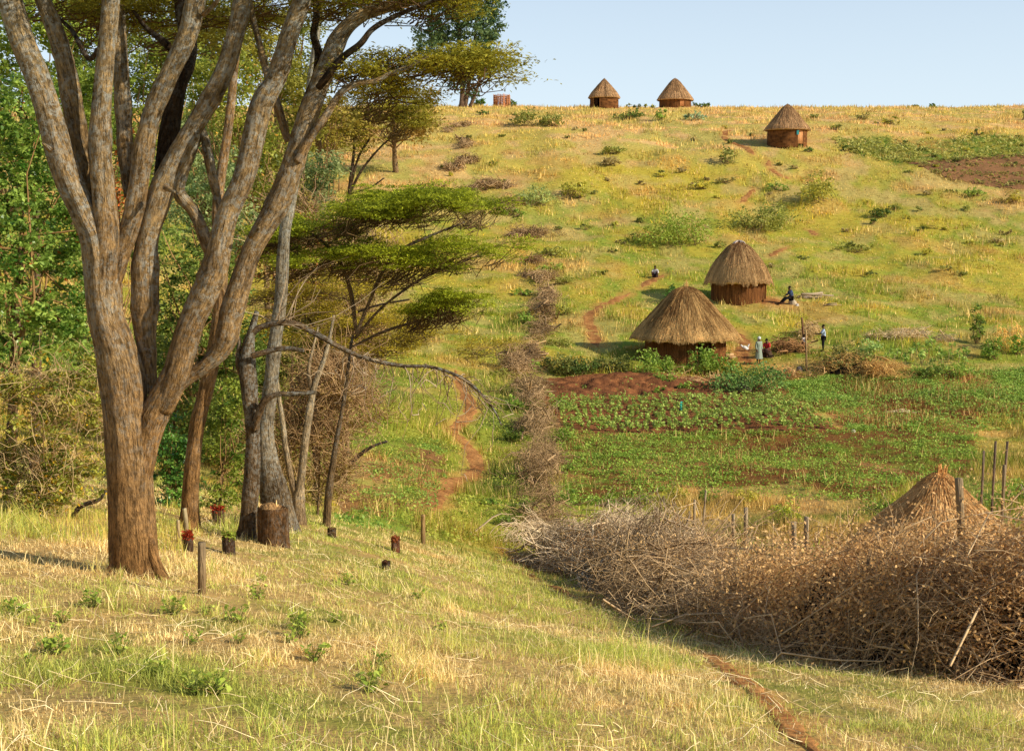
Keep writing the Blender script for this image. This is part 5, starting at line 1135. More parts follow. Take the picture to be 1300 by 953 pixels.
hut('lone hut below the skyline with a pale door and log walls beside the far field', 999, 184, [(2.56, 1.72), (2.05, 2.35), (1.35, 3.2), (.7, 4.0), (.22, 4.42), (.05, 4.5)], 2.2, 1.9, 3, S3, door=(-PI / 2 + .56, .85, .02, lin(226, 160, 104), 0), weave='logs', n_straw=3600, sl=.6, apex='tip', ragged=.18, strw=.022, extra=cloth3)
hut('left hut of the two on the skyline, faceted roof and dark open doorway', 767, 137, [(2.3, 1.5), (1.9, 2.2), (1.25, 2.95), (.6, 3.7), (.08, 4.25)], 2.1, 1.7, 4, S3, door=(-PI / 2 - .62, 1.0, .2, lin(60, 40, 26), -1), weave='logs', n_straw=2200, sl=.7, apex='tip', jag=.10, strw=.03)
hut('right hut of the two on the skyline, steep smooth roof', 857, 136.5, [(2.85, 1.2), (2.25, 2.05), (1.5, 3.0), (.85, 3.85), (.3, 4.35), (.06, 4.45)], 2.45, 1.5, 5, S3, door=(-PI / 2 + .36, .8, .02, lin(206, 140, 88), 0), n_straw=2400, sl=.7, apex='tip', strw=.03, skew=-.05)
# little thatched roof behind the brush fence
Yk = 20.0; pa = at(1190, 600, Yk); xb = pa[0]; zb = float(H(xb, Yk)); hh = pa[2] - zb
hut('little thatched cone roof showing above the right end of the brush fence', 1190, 700, [(1.4, hh - 1.3), (.9, hh - .76), (.5, hh - .42), (.24, hh - .15), (.03, hh)], 1.1, max(.4, hh - 1.15), 6, (lin(170, 124, 72), lin(250, 212, 146)), door=None, n_straw=7000, sl=.3, apex='tip', Y=Yk, strw=.006, ragged=.1)
# wicker granary on the skyline
b = ground(637, 136); rng = np.random.default_rng(9); o = thing('wicker_granary', 'small roofless reddish wicker granary on the skyline near the tall tree', 'granary', b)
n = 90; a = np.linspace(0, 2 * PI, n, endpoint=False); r_ = 1.3; A = np.stack([b[0] + r_ * np.cos(a), b[1] + r_ * np.sin(a), np.full(n, b[2] - .3)], -1); B = A + np.stack([rng.normal(0, .06, n), rng.normal(0, .06, n), rng.uniform(1.8, 2.4, n)], -1)
V, F, pv = twigs(rng, A, B, .05, .7, .02); MB().add(V, F, mixc(lin(104, 62, 40), lin(206, 140, 92), rng.random(n)).repeat(pv, 0)).build('wicker_wall', M_twig, o)
mb = MB()
for z in (.3, .7, 1.1, 1.5, 1.8):
    P = np.stack([b[0] + (r_ + .05 * np.sin(a * 22)) * np.cos(a), b[1] + (r_ + .05 * np.sin(a * 22)) * np.sin(a), np.full(n, b[2] + z)], -1); V, F = tube(np.vstack([P, P[:1]]), .06, 5); mb.add(V, F, lin(150, 100, 62))
mb.build('woven_band', M_twig, o)
# thatch wood and pale heaps by the huts
def logs(name, label, cat, px, py, n, L, r, c, seed, yaw=0.2):
    rng = np.random.default_rng(seed); b = ground(px, py); o = thing(name, label, cat, b)
    for q in range(n):
        a1 = yaw + rng.normal(0, .25); p = b + np.array([rng.normal(0, L * .2), rng.normal(0, .15), r + (q // 3) * r * 1.7]); d = np.array([math.cos(a1), math.sin(a1), rng.normal(.03, .06)]) * L * rng.uniform(.35, .55)
        V, F = tube(np.array([p - d, p + rng.normal(0, .02, 3), p + d]), r * rng.uniform(.7, 1.1), 8, .2, q); MB().add(V, F, c * rng.uniform(.75, 1.1)).build('log', M_wood, o, smooth=True)
    return o
logs('log_pile', 'pile of pale split logs at the right corner of the nearest hut', 'log pile', 922, 458, 8, .7, .09, lin(206, 166, 118), 1, .5)
logs('log_pile', 'stack of whitish planks right of the man in the dark jacket', 'log pile', 1032, 379, 7, 2.0, .09, lin(190, 166, 136), 2, .35)
logs('log_pile', 'few pale pieces of wood on the grass below the whitish planks', 'log pile', 1057, 388, 4, .8, .05, lin(186, 160, 120), 3, 0)
logs('log_pile', 'pale broken stalks lying across the right field', 'log pile', 1136, 526, 5, 1.6, .06, lin(216, 196, 150), 4, .1)
def rock(label, px, py, w, h, c, seed):
    rng = np.random.default_rng(seed); b = ground(px, py); u = b[1] / FOC; n = 16; th_ = np.linspace(0, 2 * PI, n, endpoint=False); ph = np.linspace(-.3, PI / 2, 9)
    T, Pp = np.meshgrid(th_, ph); nz = .72 + .6 * fbm(T * 1.3 + seed, Pp * 2, seed, 3); V = np.stack([b[0] + w * u / 2 * nz * np.cos(T) * np.cos(Pp), b[1] + w * u / 2 * nz * np.sin(T) * np.cos(Pp), b[2] + h * u * nz * np.sin(Pp)], -1).reshape(-1, 3)
    i = np.arange(8)[:, None] * n; j = np.arange(n)[None]; k = (j + 1) % n
    return tag(mk('rock', V, [np.stack([i + j, i + k, i + n + k, i + n + j], -1).reshape(-1, 4), (np.arange(n) + 8 * n)[None]], M_rock, c, origin=b), label, 'rock')
rock('pale grey-pink boulder in front of the vine-covered mound', 944, 499, 20, 15, lin(150, 124, 106), 1)
rock('grey stone at the foot of the pale thin pole', 1015, 471, 9, 6, lin(120, 110, 100), 2)
rock('small white stone near the seated man in the dark jacket', 1012, 388, 5, 2.5, lin(226, 214, 200), 3)
rock('small pale stone in the dry grass of the right field', 1083, 548, 6, 3, lin(210, 196, 170), 4)
# small white hen in the yard, and the blue-green scrap in the beans
def hen(label, px, py, seed):
    b = ground(px, py); o = thing('hen', label, 'hen', b); t = np.linspace(0, 1, 12)
    P = np.stack([b[0] - .22 + .44 * t, np.full(12, b[1]), b[2] + .22 + .04 * np.sin(t * 6)], -1); V, F = tube(P, .015 + .12 * np.sin(PI * np.clip(t * .92 + .06, 0, 1)) ** .8, 10)
    mb = MB(); mb.add(V, F, lin(236, 230, 220))
    Q = np.array([b + [.14, 0, .28], b + [.21, 0, .38], b + [.23, 0, .45], b + [.28, 0, .45]]); V, F = tube(spline(Q, 8), np.linspace(.06, .03, 8), 8); mb.add(V, F, lin(236, 230, 220))
    V, F = tube(np.array([b + [-.15, 0, .28], b + [-.27, 0, .4], b + [-.33, 0, .42]]), [.07, .05, .02], 8); mb.add(V, F, lin(230, 224, 214)); mb.build('body', M_cloth, o, smooth=True)
    for s in (-.05, .05):
        V, F = tube(np.array([b + [0, s, .16], b + [.01, s, .08], b + [.02, s, 0], b + [.07, s, 0]]), .012, 5); MB().add(V, F, lin(190, 140, 60)).build('leg', M_wood, o)
    V, F = tube(np.array([b + [.26, 0, .45], b + [.32, 0, .44]]), [.02, .004], 6); MB().add(V, F, lin(200, 130, 50)).build('beak', M_wood, o)
    V, F = tube(np.array([b + [.2, 0, .47], b + [.24, 0, .52], b + [.27, 0, .48]]), [.01, .02, .01], 6); MB().add(V, F, lin(180, 30, 24)).build('comb', M_cloth, o)
hen('small white hen on the bare ground left of the woman with the headscarf', 946, 446, 1)
b = ground(865, 522); a = np.linspace(-1, 1, 5); V = np.array([[b[0] + x * .09, b[1] + .04 * math.sin(x * 3), b[2] + .02 + z * .5] for z in np.linspace(0, 1, 5) for x in a]); i = np.arange(4)[:, None] * 5; j = np.arange(4)[None]
tag(mk('plastic_strip', V, [np.stack([i + j, i + j + 1, i + 6 + j, i + 5 + j], -1).reshape(-1, 4)], M_cloth, lin(50, 176, 164), origin=b), 'small turquoise plastic strip standing among the bean plants', 'strip')
# ------------------------------------------------------------------ people
def skinned(name, joints, edges, mat, col, parent, root=0, sub=1):
    """one continuous surface grown round a skeleton: joints name -> (x, y, z, radius)"""
    keys = list(joints); idx = {k: i for i, k in enumerate(keys)}
    me = bpy.data.meshes.new(name); me.from_pydata([joints[k][:3] for k in keys], [(idx[a], idx[b]) for a, b in edges], [])
    o = bpy.data.objects.new(name, me); COL.objects.link(o)
    sk = o.modifiers.new('skin', 'SKIN'); sk.use_smooth_shade = True
    for i, k in enumerate(keys):
        r = joints[k][3]; me.skin_vertices[0].data[i].radius = (r, r); me.skin_vertices[0].data[i].use_root = (i == root)
    ss = o.modifiers.new('sub', 'SUBSURF'); ss.levels = sub; ss.render_levels = sub
    dg = bpy.context.evaluated_depsgraph_get(); new = bpy.data.meshes.new_from_object(o.evaluated_get(dg)); o.modifiers.clear(); o.data = new; bpy.data.meshes.remove(me); new.name = name
    rgba = np.ones((len(new.vertices), 4), np.float32); rgba[:, :3] = col; rgba[:, 3] = 0
    if len(new.vertices): ca = new.color_attributes.new('Col', 'FLOAT_COLOR', 'POINT'); ca.data.foreach_set('color', rgba.ravel())
    new.materials.clear(); new.materials.append(mat)
    new.polygons.foreach_set('use_smooth', np.ones(len(new.polygons), bool))
    o.parent = parent; o.location = (0, 0, 0); return o

def ball(c, r, seg=12, rings=8, lo=-PI / 2, hi=PI / 2, sy=1.0, sz=1.0, a0=0, a1=2 * PI):
    th_ = np.linspace(a0, a1, seg); ph = np.linspace(lo, hi, rings); T, P = np.meshgrid(th_, ph)
    V = np.stack([c[0] + r * np.cos(T) * np.cos(P), c[1] + r * sy * np.sin(T) * np.cos(P), c[2] + r * sz * np.sin(P)], -1).reshape(-1, 3)
    i = np.arange(rings - 1)[:, None] * seg; j = np.arange(seg - 1)[None]
    return V, [np.stack([i + j, i + j + 1, i + seg + j + 1, i + seg + j], -1).reshape(-1, 4)]

def local(mb, name, mat, parent, smooth=True):
    o = mb.build(name, mat, None, (0, 0, 0), smooth); o.parent = parent; o.location = (0, 0, 0); return o

def person(label, px, py, rotz, J, top, bottom, skin, hair, kind='trousers', scarf=None, scale=1.0, Y=None, lift=0.0, sleeve='long', shoes=lin(40, 30, 24), topname='shirt'):
    """J: joint positions (x right, y forward, z up) in metres; local frame faces +y"""
    b = ground(px, py); b[2] += lift
    o = thing('person', label, 'person', b, None, rotz); o.scale = (scale,) * 3
    j = {}
    hd = np.array(J['head']); nk = np.array(J['neck']); fw = np.array(J.get('look', (0, 1, 0)), float); fw /= np.linalg.norm(fw)
    j['pelvis'] = (*J['pelvis'], .145); j['waist'] = (*J['waist'], .125); j['chest'] = (*J['chest'], .155); j['neck'] = (*nk, .058); j['skull'] = (*(hd + [0, 0, -.035]), .082); j['crown'] = (*(hd + [0, 0, .045]), .088)
    j['chin'] = (*(hd + fw * .055 + [0, 0, -.09]), .045)
    E = [('pelvis', 'waist'), ('waist', 'chest'), ('chest', 'neck'), ('neck', 'skull'), ('skull', 'crown'), ('skull', 'chin')]
    for s in 'lr':
        sh, el, wr, hp, kn, an, to = [np.array(J[k + s], float) for k in ('sh', 'el', 'wr', 'hip', 'kn', 'an', 'toe')]
        j['sh' + s] = (*sh, .07); j['el' + s] = (*el, .044); j['wr' + s] = (*wr, .030)
        d = wr - el; d /= np.linalg.norm(d); palm = wr + d * .075; j['palm' + s] = (*palm, .034)
        E += [('chest', 'sh' + s), ('sh' + s, 'el' + s), ('el' + s, 'wr' + s), ('wr' + s, 'palm' + s)]
        j['hip' + s] = (*hp, .095); j['kn' + s] = (*kn, .062); j['an' + s] = (*an, .042); j['toe' + s] = (*to, .036)
        E += [('pelvis', 'hip' + s), ('hip' + s, 'kn' + s), ('kn' + s, 'an' + s), ('an' + s, 'toe' + s)]
    body = skinned('body', j, E, M_skin, skin, o)
    mb = MB(); r_ = np.cross(fw, [0, 0, 1]); r_ /= np.linalg.norm(r_) + 1e-9
    V, F = tube(np.array([hd + fw * .07 + [0, 0, .01], hd + fw * .105 + [0, 0, -.025], hd + fw * .085 + [0, 0, -.04]]), [.012, .02, .014], 6); mb.add(V, F, skin * .95); local(mb, 'nose', M_skin, o)
    for s in (-1, 1):
        V, F = ball(hd + fw * .083 + r_ * s * .034 + [0, 0, .015], .013, 8, 6); local(MB().add(V, F, lin(40, 30, 26)), 'eye', M_skin, o)
        V, F = ball(hd + r_ * s * .088 + [0, 0, -.01], .026, 8, 6, sy=.6); local(MB().add(V, F, skin * .9), 'ear', M_skin, o)
    V, F = ball(hd + fw * .088 + [0, 0, -.068], .022, 8, 6, sz=.35); local(MB().add(V, F, skin * .6), 'mouth', M_skin, o)
    # hands: four unequal fingers and a thumb, curled
    for s in 'lr':
        el, wr = np.array(J['el' + s], float), np.array(J['wr' + s], float); d = (wr - el) / np.linalg.norm(wr - el); palm = wr + d * .075
        sd = np.cross(d, [0, 1, .2]); sd /= np.linalg.norm(sd) + 1e-9; cu = np.cross(sd, d); mb = MB()
        for q, L in enumerate((.062, .075, .07, .055)):
            p = palm + sd * (q - 1.5) * .017 + d * .015; V, F = tube(np.array([p, p + d * L * .5 + cu * .004, p + d * L * .85 + cu * .02, p + d * L + cu * .04]), [.010, .009, .008, .006], 6); mb.add(V, F, skin)
        p = palm - d * .03 + sd * .03; V, F = tube(np.array([p, p + sd * .03 + d * .02, p + sd * .035 + d * .055 + cu * .015]), [.013, .011, .008], 6); mb.add(V, F, skin); local(mb, 'fingers', M_skin, o)
    # clothes
    g = lambda k, e: (*j[k][:3], j[k][3] + e)
    T = {k: g(k, .022) for k in ('waist', 'chest')}; T['neck'] = (*(np.array(J['chest']) * .35 + nk * .65), .075); T['pelvis'] = (*(np.array(J['pelvis']) + [0, 0, .02]), .165); ET = [('pelvis', 'waist'), ('waist', 'chest'), ('chest', 'neck')]
    for s in 'lr':
        T['sh' + s] = g('sh' + s, .02); T['el' + s] = g('el' + s, .022); ET += [('chest', 'sh' + s), ('sh' + s, 'el' + s)]
        if sleeve == 'long':
            T['cuff' + s] = (*(np.array(J['el' + s]) * .12 + np.array(J['wr' + s]) * .88), .045); ET.append(('el' + s, 'cuff' + s))
    skinned(topname, T, ET, M_cloth, top, o)
    if kind == 'trousers':
        L = {'pelvis': g('pelvis', .012)}; EL = []
        for s in 'lr':
            L['hip' + s] = g('hip' + s, .018); L['kn' + s] = g('kn' + s, .024); L['hem' + s] = (*(np.array(J['an' + s]) * .92 + np.array(J['kn' + s]) * .08), .062); EL += [('pelvis', 'hip' + s), ('hip' + s, 'kn' + s), ('kn' + s, 'hem' + s)]
        skinned('trousers', L, EL, M_cloth, bottom, o)
    else:   # a skirt hanging from the waist over the knees
        wst = np.array(J['waist']); hem = (np.array(J['knl']) + np.array(J['knr'])) / 2; dn = -.14 if kind == 'dress' else -.25; n = 28; a = np.linspace(0, 2 * PI, n, endpoint=False); V = []
        ctl = [wst, np.array(J['pelvis']), (np.array(J['pelvis']) + hem) / 2, hem, hem + [0, 0, dn]]; Q = spline(np.array(ctl), 14); t = np.linspace(0, 1, 14)
        for q in range(14):
            wx = np.interp(t[q], [0, .25, 1], [.155, .19, .27]) + .015 * np.sin(a * 7) * t[q]; wy = np.interp(t[q], [0, .25, 1], [.13, .165, .22]) + .015 * np.sin(a * 7) * t[q]
            V.append(np.stack([Q[q, 0] + wx * np.cos(a), Q[q, 1] + wy * np.sin(a), np.full(n, Q[q, 2])], -1) if kind == 'dress' else np.stack([Q[q, 0] + wx * np.cos(a), np.full(n, Q[q, 1]) + wy * .5 * np.sin(a), Q[q, 2] + wy * .6 * np.sin(a)], -1))
        i = np.arange(13)[:, None] * n; q_ = np.arange(n)[None]; k = (q_ + 1) % n; local(MB().add(np.vstack(V), [np.stack([i + q_, i + k, i + n + k, i + n + q_], -1).reshape(-1, 4)], bottom), 'skirt', M_cloth, o)
    if scarf is not None:
        V, F = ball(hd + [0, 0, .02] - fw * .012, .112, 16, 10, -.55, PI / 2, sz=1.1); mb = MB().add(V, F, scarf)
        V, F = tube(np.array([hd - fw * .06 + [0, 0, -.03], hd - fw * .085 + [0, 0, -.12], hd - fw * .075 + [0, 0, -.2]]), [.08, .06, .03], 10); mb.add(V, F, scarf * .92); local(mb, 'headscarf', M_cloth, o)
    else:
        V, F = ball(hd + [0, 0, .035] - fw * .014, .101, 16, 8, -.12, PI / 2, sz=.98); local(MB().add(V, F, hair), 'hair', M_cloth, o)
    if shoes is not None:
        for s in 'lr':
            an, to = np.array(J['an' + s], float), np.array(J['toe' + s], float); V, F = tube(np.array([an - (to - an) * .35 + [0, 0, -.02], an + [0, 0, -.01], an * .4 + to * .6, to + (to - an) * .2]), [.03, .05, .046, .03], 8); local(MB().add(V, F, shoes), 'shoe', M_cloth, o)
    return o
def mirror(c, **k):
    J = dict(c)
    for a, (x, y, z) in k.items():
        J[a + 'l'] = (-x, y, z); J[a + 'r'] = (x, y, z)
    return J
STAND = mirror(dict(pelvis=(0, 0, .93), waist=(0, 0, 1.1), chest=(0, .01, 1.3), neck=(0, .01, 1.47), head=(0, .03, 1.6)), sh=(.175, 0, 1.38), el=(.23, -.02, 1.1), wr=(.22, .1, .88), hip=(.095, 0, .88), kn=(.1, .02, .48), an=(.1, -.02, .07), toe=(.115, .14, .035))
SEAT = mirror(dict(pelvis=(0, 0, .42), waist=(0, .04, .58), chest=(0, .1, .78), neck=(0, .14, .95), head=(0, .18, 1.08), look=(0, 1, -.15)), sh=(.175, .1, .87), el=(.23, .22, .62), wr=(.14, .42, .56), hip=(.1, .06, .4), kn=(.15, .44, .46), an=(.14, .42, .07), toe=(.15, .56, .035))
LOW = mirror(dict(pelvis=(0, 0, .16), waist=(0, .03, .32), chest=(0, .1, .52), neck=(0, .13, .69), head=(0, .16, .82)), sh=(.175, .1, .6), el=(.27, .22, .38), wr=(.2, .46, .42), hip=(.1, .06, .15), kn=(.2, .42, .46), an=(.15, .5, .07), toe=(.16, .64, .035))
SK = lin(96, 62, 42); HR = lin(28, 22, 18)
person('woman in a grey-green dress and white headscarf standing in the yard', 963, 462, R(-150), STAND, lin(150, 160, 140), lin(150, 160, 140), SK, HR, 'dress', scarf=lin(226, 226, 220), sleeve='long', shoes=None, topname='dress_top')
person('seated woman in a red top and dark skirt beside the branch heap', 974, 453, R(150), SEAT, lin(206, 66, 60), lin(74, 54, 44), SK, HR, 'skirt', sleeve='short', lift=-.02)
b_ = ground(975, 452)
rock('low dark stone seat under the woman in red', 975, 452.6, 13, 7.5, lin(86, 66, 48), 8)
J = dict(STAND); J.update(ell=(-.22, .16, 1.14), elr=(.22, .16, 1.14), wrl=(-.12, .38, 1.12), wrr=(.12, .38, 1.12), look=(0, 1, -.2))
person('man in a pale blue shirt and dark trousers standing with his forearms raised', 1045, 446, R(80), J, lin(190, 206, 226), lin(34, 32, 36), SK, HR, 'trousers', sleeve='short')
J = dict(SEAT); J.update(anl=(-.14, .74, .07), anr=(.14, .78, .07), toel=(-.15, .88, .05), toer=(.15, .92, .05), knl=(-.14, .42, .42), knr=(.14, .42, .44), ell=(-.24, .2, .66), wrl=(-.12, .2, .92))
person('man in a dark blue jacket and black trousers sitting with legs stretched out', 1005, 386, R(100), J, lin(70, 84, 116), lin(30, 28, 30), SK, HR, 'trousers', topname='jacket', scale=1.12)
rock('pale stone seat under the man in the dark jacket', 1006, 385.6, 10, 6.0, lin(190, 170, 140), 9)
person('person in a greyish white shirt sitting on the ground by the upper trail', 832, 352, R(165), LOW, lin(206, 196, 190), lin(60, 44, 44), SK, HR, 'trousers', scale=1.0)
person('small figure in a white top and brown shorts between the two thin poles', 1020.5, 447, R(200), STAND, lin(232, 216, 200), lin(120, 84, 58), SK, HR, 'trousers', scale=.66, sleeve='short', shoes=None)
# ------------------------------------------------------------------ crops
rng = np.random.default_rng(5)
def plant_mesh(seed, n, h, leaf, lo, hi, spread):
    r = np.random.default_rng(seed); a = r.uniform(0, 2 * PI, n); q = np.sqrt(r.random(n)) * spread; c = np.stack([q * np.cos(a), q * np.sin(a), h * (.25 + .75 * r.random(n))], -1)
    V, F, C = leaves(r, c, leaf, mixc(lo, hi, r.random(n)), .75, .45); return V, F, C
B_lo, B_hi = lin(84, 106, 36), lin(168, 182, 88)
xs, ys = [], []
bx0, by0 = Z_beans.min(0); bx1, by1 = Z_beans.max(0)
for y in np.arange(by0, by1, .62):
    for x in np.arange(bx0, bx1, .40): xs.append(x + rng.normal(0, .07)); ys.append(y + rng.normal(0, .08))
xs, ys = np.array(xs), np.array(ys); k = inpoly(xs, ys, Z_beans) & (rng.random(len(xs)) < .95); xs, ys = xs[k], ys[k]
order = np.argsort(ys); xs, ys = xs[order], ys[order]; zs = H(xs, ys)
protos = []
for q in range(6):
    V, F, C = plant_mesh(60 + q, 26, .34, .125, B_lo, B_hi, .12); o = mk('bean_plant', V, F, M_leaf, C); protos.append(o)
for q in range(min(300, len(xs))):
    o = protos[q] if q < 6 else protos[q % 6].copy()
    if q >= 6: COL.objects.link(o)
    o.location = (xs[q], ys[q], zs[q] + .06); o.rotation_euler = (0, 0, rng.uniform(0, 6.28)); s = rng.uniform(.75, 1.2); o.scale = (s, s, s * rng.uniform(.8, 1.15))
    tag(o, 'leafy bean plant in the dense green rows below the ploughed strip', 'bean plant', 'bean plants growing in rows')
if len(xs) > 300:
    mb = MB()
    for q in range(300, len(xs)):
        V, F, C = plant_mesh(q, 24, .36, .12, B_lo, B_hi, .15); mb.add(V * rng.uniform(.75, 1.2) + [xs[q], ys[q], zs[q] + .06], F, C)
    tag(mb.build('bean_rows', M_leaf), kind='stuff')

def scatter(poly, n, seed, fn=None):
    r = np.random.default_rng(seed); lo, hi = poly.min(0), poly.max(0); x = r.uniform(lo[0], hi[0], n); y = r.uniform(lo[1], hi[1], n); k = inpoly(x, y, poly)
    if fn is not None: k &= r.random(n) < fn(x, y)
    return x[k], y[k]
def herb(x, y, seed, per, h, leaf, lo, hi, spread):
    r = np.random.default_rng(seed); n = len(x); z = H(x, y); c = np.stack([x, y, z], -1)[:, None] + r.normal(size=(n, per, 3)) * np.array([spread, spread, 0]) + np.stack([np.zeros((n, per)), np.zeros((n, per)), h * r.random((n, per))], -1)
    t = np.clip(np.repeat(r.random(n), per) * .7 + r.random(n * per) * .35, 0, 1); return leaves(r, c.reshape(-1, 3), leaf, mixc(lo, hi, t), .7, .4)
rowd = lambda x, y: np.clip(.2 + .9 * sstep(.38, .60, fbm(x * .3, y * .3, 301, 3)) * np.clip(.55 + .9 * np.sin((y + .15 * x) * 5.2), 0, 1), 0, 1)
mb = MB()
x, y = scatter(Z_crop, 17000, 1, rowd); V, F, C = herb(x, y, 2, 9, .18, .085, lin(80, 112, 34), lin(156, 172, 70), .12); mb.add(V, F, C)
x, y = scatter(Z_cropR, 16000, 3, rowd); V, F, C = herb(x, y, 4, 10, .26, .11, lin(80, 112, 38), lin(158, 176, 78), .16); mb.add(V, F, C)
tag(mb.build('young_crops', M_leaf), kind='stuff')
x, y = scatter(Z_farcrop, 2600, 5, lambda x, y: .3 + .7 * sstep(.4, .6, fbm(x * .12, y * .2, 5, 3))); V, F, C = herb(x, y, 6, 5, .35, .34, lin(120, 122, 56), lin(178, 170, 92), .25)
x2, y2 = scatter(Z_farsoil, 3000, 7, lambda x, y: .35 + .4 * np.sin(y * 2.2)); V2, F2, C2 = herb(x2, y2, 8, 4, .3, .3, lin(96, 96, 44), lin(150, 140, 70), .2)
tag(MB().add(V, F, C).add(V2, F2, C2).build('far_crops', M_leaf), kind='stuff')
x, y = scatter(Z_plough, 700, 9, lambda x, y: .25 + 0 * x); V, F, C = herb(x, y, 10, 7, .2, .12, B_lo, B_hi, .12); mb = MB().add(V, F, C)
x, y = scatter(Z_leftsoil, 1500, 11, lambda x, y: sstep(.42, .6, fbm(x * .5, y * .5, 9, 3))); V, F, C = herb(x, y, 12, 10, .2, .085, lin(70, 104, 34), lin(150, 170, 76), .14); mb.add(V, F, C)
LS = gpoly([(430, 520), (640, 470), (660, 560), (660, 690), (560, 690), (440, 640)])
x, y = scatter(LS, 4200, 13, lambda x, y: sstep(.4, .62, fbm(x * .45, y * .45, 19, 3))); dd = dseg(x, y, paths['left']); x, y = x[dd > .6], y[dd > .6]; V, F, C = herb(x, y, 14, 10, .2, .09, lin(96, 112, 34), lin(176, 174, 74), .16); mb.add(V, F, C)
tag(mb.build('low_weeds', M_leaf), kind='stuff')

# kale stems in the vegetable rows, young banana plants and maize
def kale(px, py, hpx, seed, label, name='vegetable_plant', cat='vegetable', group=None):
    r = np.random.default_rng(seed); b = ground(px, py); u = b[1] / FOC; h = hpx * u; o = thing(name, label, cat, b, group)
    V, F = tube(np.array([b - [0, 0, .1], b + [r.normal(0, .03), 0, h * .55], b + [r.normal(0, .06), 0, h * .8]]), .025, 6); MB().add(V, F, lin(150, 140, 96)).build('stem', M_leaf, o)
    n = 16; a = r.uniform(0, 2 * PI, n); c = b + np.stack([.16 * np.cos(a), .16 * np.sin(a), h * r.uniform(.55, 1.0, n)], -1); V, F, C = leaves(r, c, .26, mixc(lin(84, 110, 40), lin(156, 170, 78), r.random(n)), .55, .3); MB().add(V, F, C).build('leaves', M_leaf, o)
for q in range(34):
    kale(rng.uniform(1112, 1232), rng.uniform(446, 466), rng.uniform(12, 18), q, 'pale green leafy vegetable on a bare stem in the rows left of the maize', group='stemmed vegetables in rows')
kale(1093, 452, 26, 90, 'young banana-like plant with upright leaves right of the man in the blue shirt', 'broad_leaf_plant', 'plant')
kale(1180, 446, 20, 91, 'taller leafy plant with a stake-like stem in the vegetable rows', 'broad_leaf_plant', 'plant')
def maize(px, py, hpx, seed):
    r = np.random.default_rng(seed); b = ground(px, py); u = b[1] / FOC; h = hpx * u; o = thing('maize_plant', 'dry golden maize stalk in the stand at the right edge', 'maize', b, 'dry maize stalks')
    lean = r.normal(0, .08, 2); P = spline(np.array([b - [0, 0, .1], b + [lean[0] * .4, lean[1] * .4, h * .5], b + [lean[0], lean[1], h]]), 8); V, F = tube(P, np.linspace(.028, .01, 8), 6); MB().add(V, F, lin(206, 170, 96)).build('stalk', M_twig, o)
    mb = MB(); n = 11
    for q in range(n):
        t = .15 + .8 * q / n; p = b + np.array([lean[0] * t, lean[1] * t, h * t]); a = r.uniform(0, 2 * PI); d = np.array([math.cos(a), math.sin(a), 0]); s = np.array([-d[1], d[0], 0]); L = r.uniform(.4, .75); ks = np.linspace(0, 1, 5)
        mid = p + d * (L * ks)[:, None] * .7 + np.array([0, 0, 1]) * (L * (.75 * ks - 1.0 * ks ** 2))[:, None]; wd = .045 * np.sin(PI * np.clip(ks * .85 + .12, 0, 1)); V = np.concatenate([mid + s * wd[:, None], mid - s * wd[:, None]]); i = np.arange(4)
        mb.add(V, [np.stack([i, i + 1, i + 6, i + 5], -1)], lin(222, 184, 104) * r.uniform(.6, 1.1) if r.random() < .8 else lin(130, 150, 60))
    mb.build('leaves', M_leaf, o)
for q in range(22): maize(rng.uniform(1262, 1304), rng.uniform(440, 447), rng.uniform(28, 42), q)

# ------------------------------------------------------------------ grass
def blades(r, x, y, h, w, lean, col, K=2):
    n = len(x); z = H(x, y) - .01; a = r.uniform(0, 2 * PI, n); ld = r.uniform(0, 2 * PI, n); ln = np.abs(r.normal(0, lean, n)) * h
    s = np.stack([np.cos(a), np.sin(a), 0 * a], -1) * (w / 2)[:, None]; d = np.stack([np.cos(ld) * ln, np.sin(ld) * ln, 0 * ln], -1)
    b = np.stack([x, y, z], -1); m = b + d * .35 + np.stack([0 * h, 0 * h, h * .6], -1); t = b + d + np.stack([0 * h, 0 * h, np.sqrt(np.maximum(h * h - ln * ln * .8, .04 * h * h))], -1)
    if K == 2:
        V = np.stack([b - s, b + s, m + s * .8, m - s * .8, t], 1); i = np.arange(n)[:, None] * 5; F = np.concatenate([i + [0, 1, 2], i + [0, 2, 3], i + [3, 2, 4]]).reshape(-1, 3)
    else:
        V = np.stack([b - s, b + s, t], 1); i = np.arange(n)[:, None] * 3; F = (i + [0, 1, 2]).reshape(-1, 3)
    return V.reshape(-1, 3), [F], np.repeat(col, V.shape[1], 0)
r = np.random.default_rng(8)
def near_pts(n, y0, y1, pw):
    u = r.random(n); y = (y0 ** pw + u * (y1 ** pw - y0 ** pw)) ** (1 / pw); x = y * r.uniform(-.42, .42, n); return x, y
def near_col(x, y, n, tb):
    a = fbm(x * .45, y * .45, 61, 3); b_ = fbm(x * 1.8, y * 1.8, 62, 3); g = sstep(.44, .59, a * .6 + b_ * .4 + (tb - .5) * .30 + (r.random(n) - .5) * .08); g = g * .85
    straw = mixc(lin(176, 142, 80), lin(248, 226, 164), r.random(n)); green = mixc(lin(96, 124, 38), lin(186, 188, 80), r.random(n)); c = straw * (1 - g)[:, None] + green * g[:, None]
    return c, g
tx, ty = near_pts(30000, 4.5, 34, .75); tk = r.integers(0, len(tx), 330000); sp = .035 + .055 * r.random(len(tx))
x = tx[tk] + r.normal(size=len(tk)) * sp[tk]; y = ty[tk] + r.normal(size=len(tk)) * sp[tk]; tb = r.random(len(tx))[tk]; th_ = r.uniform(.45, 1.35, len(tx))[tk]
